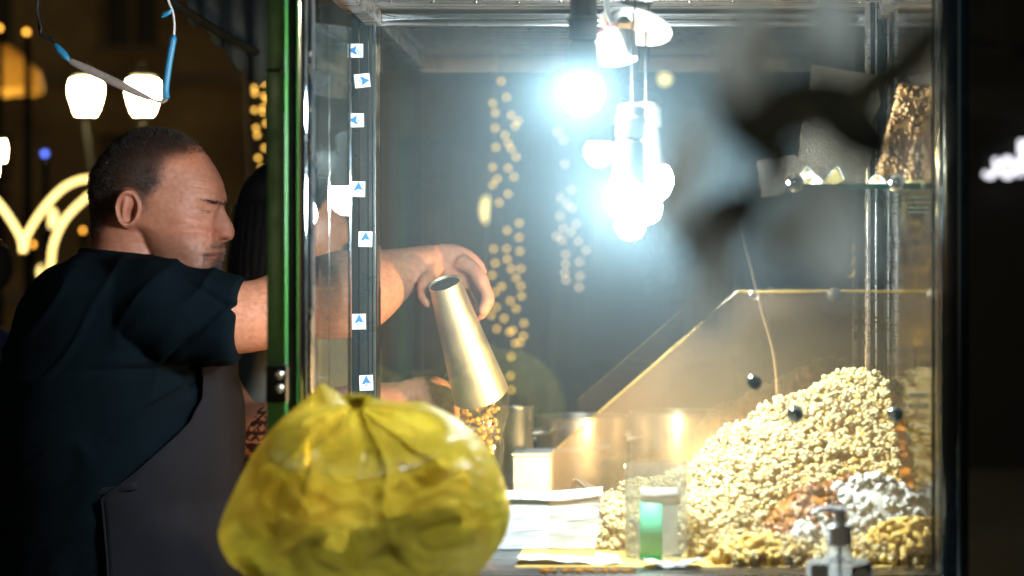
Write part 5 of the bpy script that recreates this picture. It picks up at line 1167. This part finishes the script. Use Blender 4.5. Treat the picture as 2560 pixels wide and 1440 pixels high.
# ---------- simple bystanders (mostly hidden): one continuous skin plus clothes and hair
def bystander(label, px, Y, H, top, legs, hairy, face=1, long_hair=False):
    x = XP(px, Y); b = thing('person', label, 'person', (x, Y, 0)); s = H / 1.7
    k = MB(); z = lambda h: h * s
    k.tube([(x, Y, z(h)) for h in (.86, 1.0, 1.15, 1.3, 1.40, 1.44)], [r * s for r in (.135, .125, .13, .145, .10, .055)], 20, sq=[1.1] * 6)
    k.tube([(x, Y, z(1.40)), (x + .01 * face, Y, z(1.52))], [.052 * s, .05 * s], 14)
    k.ball((x + .02 * face * s, Y, z(1.60)), (.092 * s, .074 * s, .112 * s), 22, 16); k.ball((x + .05 * face * s, Y, z(1.545)), (.055 * s, .05 * s, .055 * s), 16, 10)
    k.tube([(x + .10 * face * s, Y, z(1.62)), (x + .128 * face * s, Y, z(1.575)), (x + .10 * face * s, Y, z(1.565))], [.008 * s, .013 * s, .008 * s], 8)
    for e in (-1, 1):
        k.ball((x - .005 * face * s, Y + e * .076 * s, z(1.595)), (.018 * s, .01 * s, .03 * s), 10, 8)
        k.tube([(x, Y + e * .15 * s, z(1.38)), (x + .02 * face, Y + e * .20 * s, z(1.13)), (x + .16 * face * s, Y + e * .17 * s, z(.97)), (x + .24 * face * s, Y + e * .15 * s, z(.98))], [.055 * s, .043 * s, .033 * s, .026 * s], 14)
        k.ball((x + .29 * face * s, Y + e * .145 * s, z(.98)), (.045 * s, .018 * s, .03 * s), 12, 8)
        for f_ in range(4): k.tube([(x + .31 * face * s, Y + e * .145 * s, z(.995 - f_ * .012)), (x + .36 * face * s, Y + e * .14 * s, z(.985 - f_ * .013)), (x + .375 * face * s, Y + e * .125 * s, z(.97 - f_ * .012))], [.008, .007, .006], 6)
        k.tube([(x, Y + e * .085 * s, z(.88)), (x + .01, Y + e * .09 * s, z(.47)), (x, Y + e * .09 * s, z(.07))], [.09 * s, .058 * s, .042 * s], 14)
        k.tube([(x - .05 * face, Y + e * .09 * s, .04), (x + .06 * face, Y + e * .095 * s, .04), (x + .16 * face, Y + e * .10 * s, .025)], [.04, .04, .025], 10)
    o = k.build('body', M['skin'], b, smooth=180, colors=False); rebuild(o, [('REMESH', dict(mode='VOXEL', voxel_size=.008)), ('SMOOTH', dict(factor=.5, iterations=3))])
    set_cols(o, np.ones((len(o.data.vertices), 3)) * np.array([.9, .8, .75]))
    k = MB(); k.tube([(x, Y, z(h)) for h in (.84, .98, 1.15, 1.3, 1.41, 1.455)], [r * s for r in (.155, .148, .152, .165, .125, .07)], 24, sq=[1.12] * 6)
    for e in (-1, 1): k.tube([(x, Y + e * .12 * s, z(1.395)), (x + .01 * face, Y + e * .185 * s, z(1.25)), (x + .03 * face, Y + e * .20 * s, z(1.13))], [.075 * s, .068 * s, .062 * s], 16)
    o = k.build('shirt', top, b, smooth=180); rebuild(o, [('REMESH', dict(mode='VOXEL', voxel_size=.009)), ('SMOOTH', dict(factor=.5, iterations=4))])
    vv = verts_of(o); set_verts(o, vv + normals_of(o) * np.array([.008 * noise.noise(Vector(q) * 9) for q in vv])[:, None])
    k = MB()
    for e in (-1, 1): k.tube([(x, Y + e * .085 * s, z(.90)), (x + .01, Y + e * .09 * s, z(.47)), (x, Y + e * .09 * s, z(.09))], [.115 * s, .08 * s, .068 * s], 16)
    k.build('trousers', legs, b, smooth=180)
    k = MB(); k.ball((x - .008 * face * s, Y, z(1.635)), (.104 * s, .086 * s, .10 * s), 26, 18)
    if long_hair:
        for q in range(26):
            th = math.pi * (.35 + 1.3 * q / 25); xx = x - .01 * face + .088 * s * math.cos(th) * face; yy = Y + .088 * s * math.sin(th)
            k.tube([(xx, yy, z(1.64)), (xx - .012 * face, yy * 1.0, z(1.52)), (xx - .022 * face + .008 * math.sin(q * 2.3), yy, z(1.38 + .02 * math.sin(q * 5.1)))], [.022, .020, .006], 8)
    k.build('hair', hairy, b, smooth=180); return b
bystander('dark haired person in grey shirt behind the green post', 728, 3.85, 1.665, M['grey_shirt'], M['trousers'], M['bystander_hair'], 1, True)
bystander('passer-by in blue and beige at the far left edge', -60, 5.4, 1.56, M['blue_cloth'], M['beige'], M['hair'], -1)

# ================================================================== FOREGROUND BRANCH
br = thing('branch', 'blurred leafy branch hanging close in front of the camera', 'branch', P(2040, -260, .62))
a = MB(); Yl = .62
for pts in ([(2060,-280),(2030,-60),(2000,140),(1960,300),(1880,450),(1800,560)], [(2010,120),(2100,230),(2230,180)], [(1960,300),(1860,260),(1790,420),(1760,640)], [(2030,-60),(1930,0),(1870,120)]):
    a.tube([P(x, y, Yl) for x, y in catmull(pts, 14)], .0007, 6)
a.build('stem', M['bark'], br)
def leaf(cx, cy, L, W, ang, pale, Y=.62, curl=.25):
    Y = .66 if pale else .80
    c = P(cx, cy, Y); k = Y / F; V = []; n = 12; d = Vector((math.cos(R(ang)), 0, math.sin(R(ang)))); s = Vector((-d.z, 0, d.x))
    for i in range(n):
        t = i / (n - 1); wv = W * k * math.sin(math.pi * t ** .8) ** .8 * .5
        for j in range(-2, 3): V.append((c + d * ((t - .5) * L * k) + s * (wv * j / 2) + Vector((0, -curl * abs(j) * wv * .4 + .25 * L * k * (t - .5) ** 2, 0)))[:])
    q = MB(); q.add(V, [(i*5+j, i*5+j+1, (i+1)*5+j+1, (i+1)*5+j) for i in range(n-1) for j in range(4)]); o = q.build('leaf', M['leaf_pale'] if pale else M['leaf'], br, smooth=180); pale or rebuild(o, [('SOLIDIFY', dict(thickness=.0004))])
for args in ((1885,290,330,165,-62,False),(2020,260,300,150,20,False),(2150,330,260,150,-36,False),(2215,195,220,110,30,False),(2300,120,210,110,52,False),(1812,555,280,140,40,False),(1950,430,180,60,54,False),
             (1872,110,300,150,80,True),(2075,50,260,150,100,True),(1705,430,380,130,74,True),(1785,715,330,130,84,True),(2085,570,340,170,98,True),(2300,330,260,90,80,True),(1970,560,220,110,60,True)):
    leaf(*args)
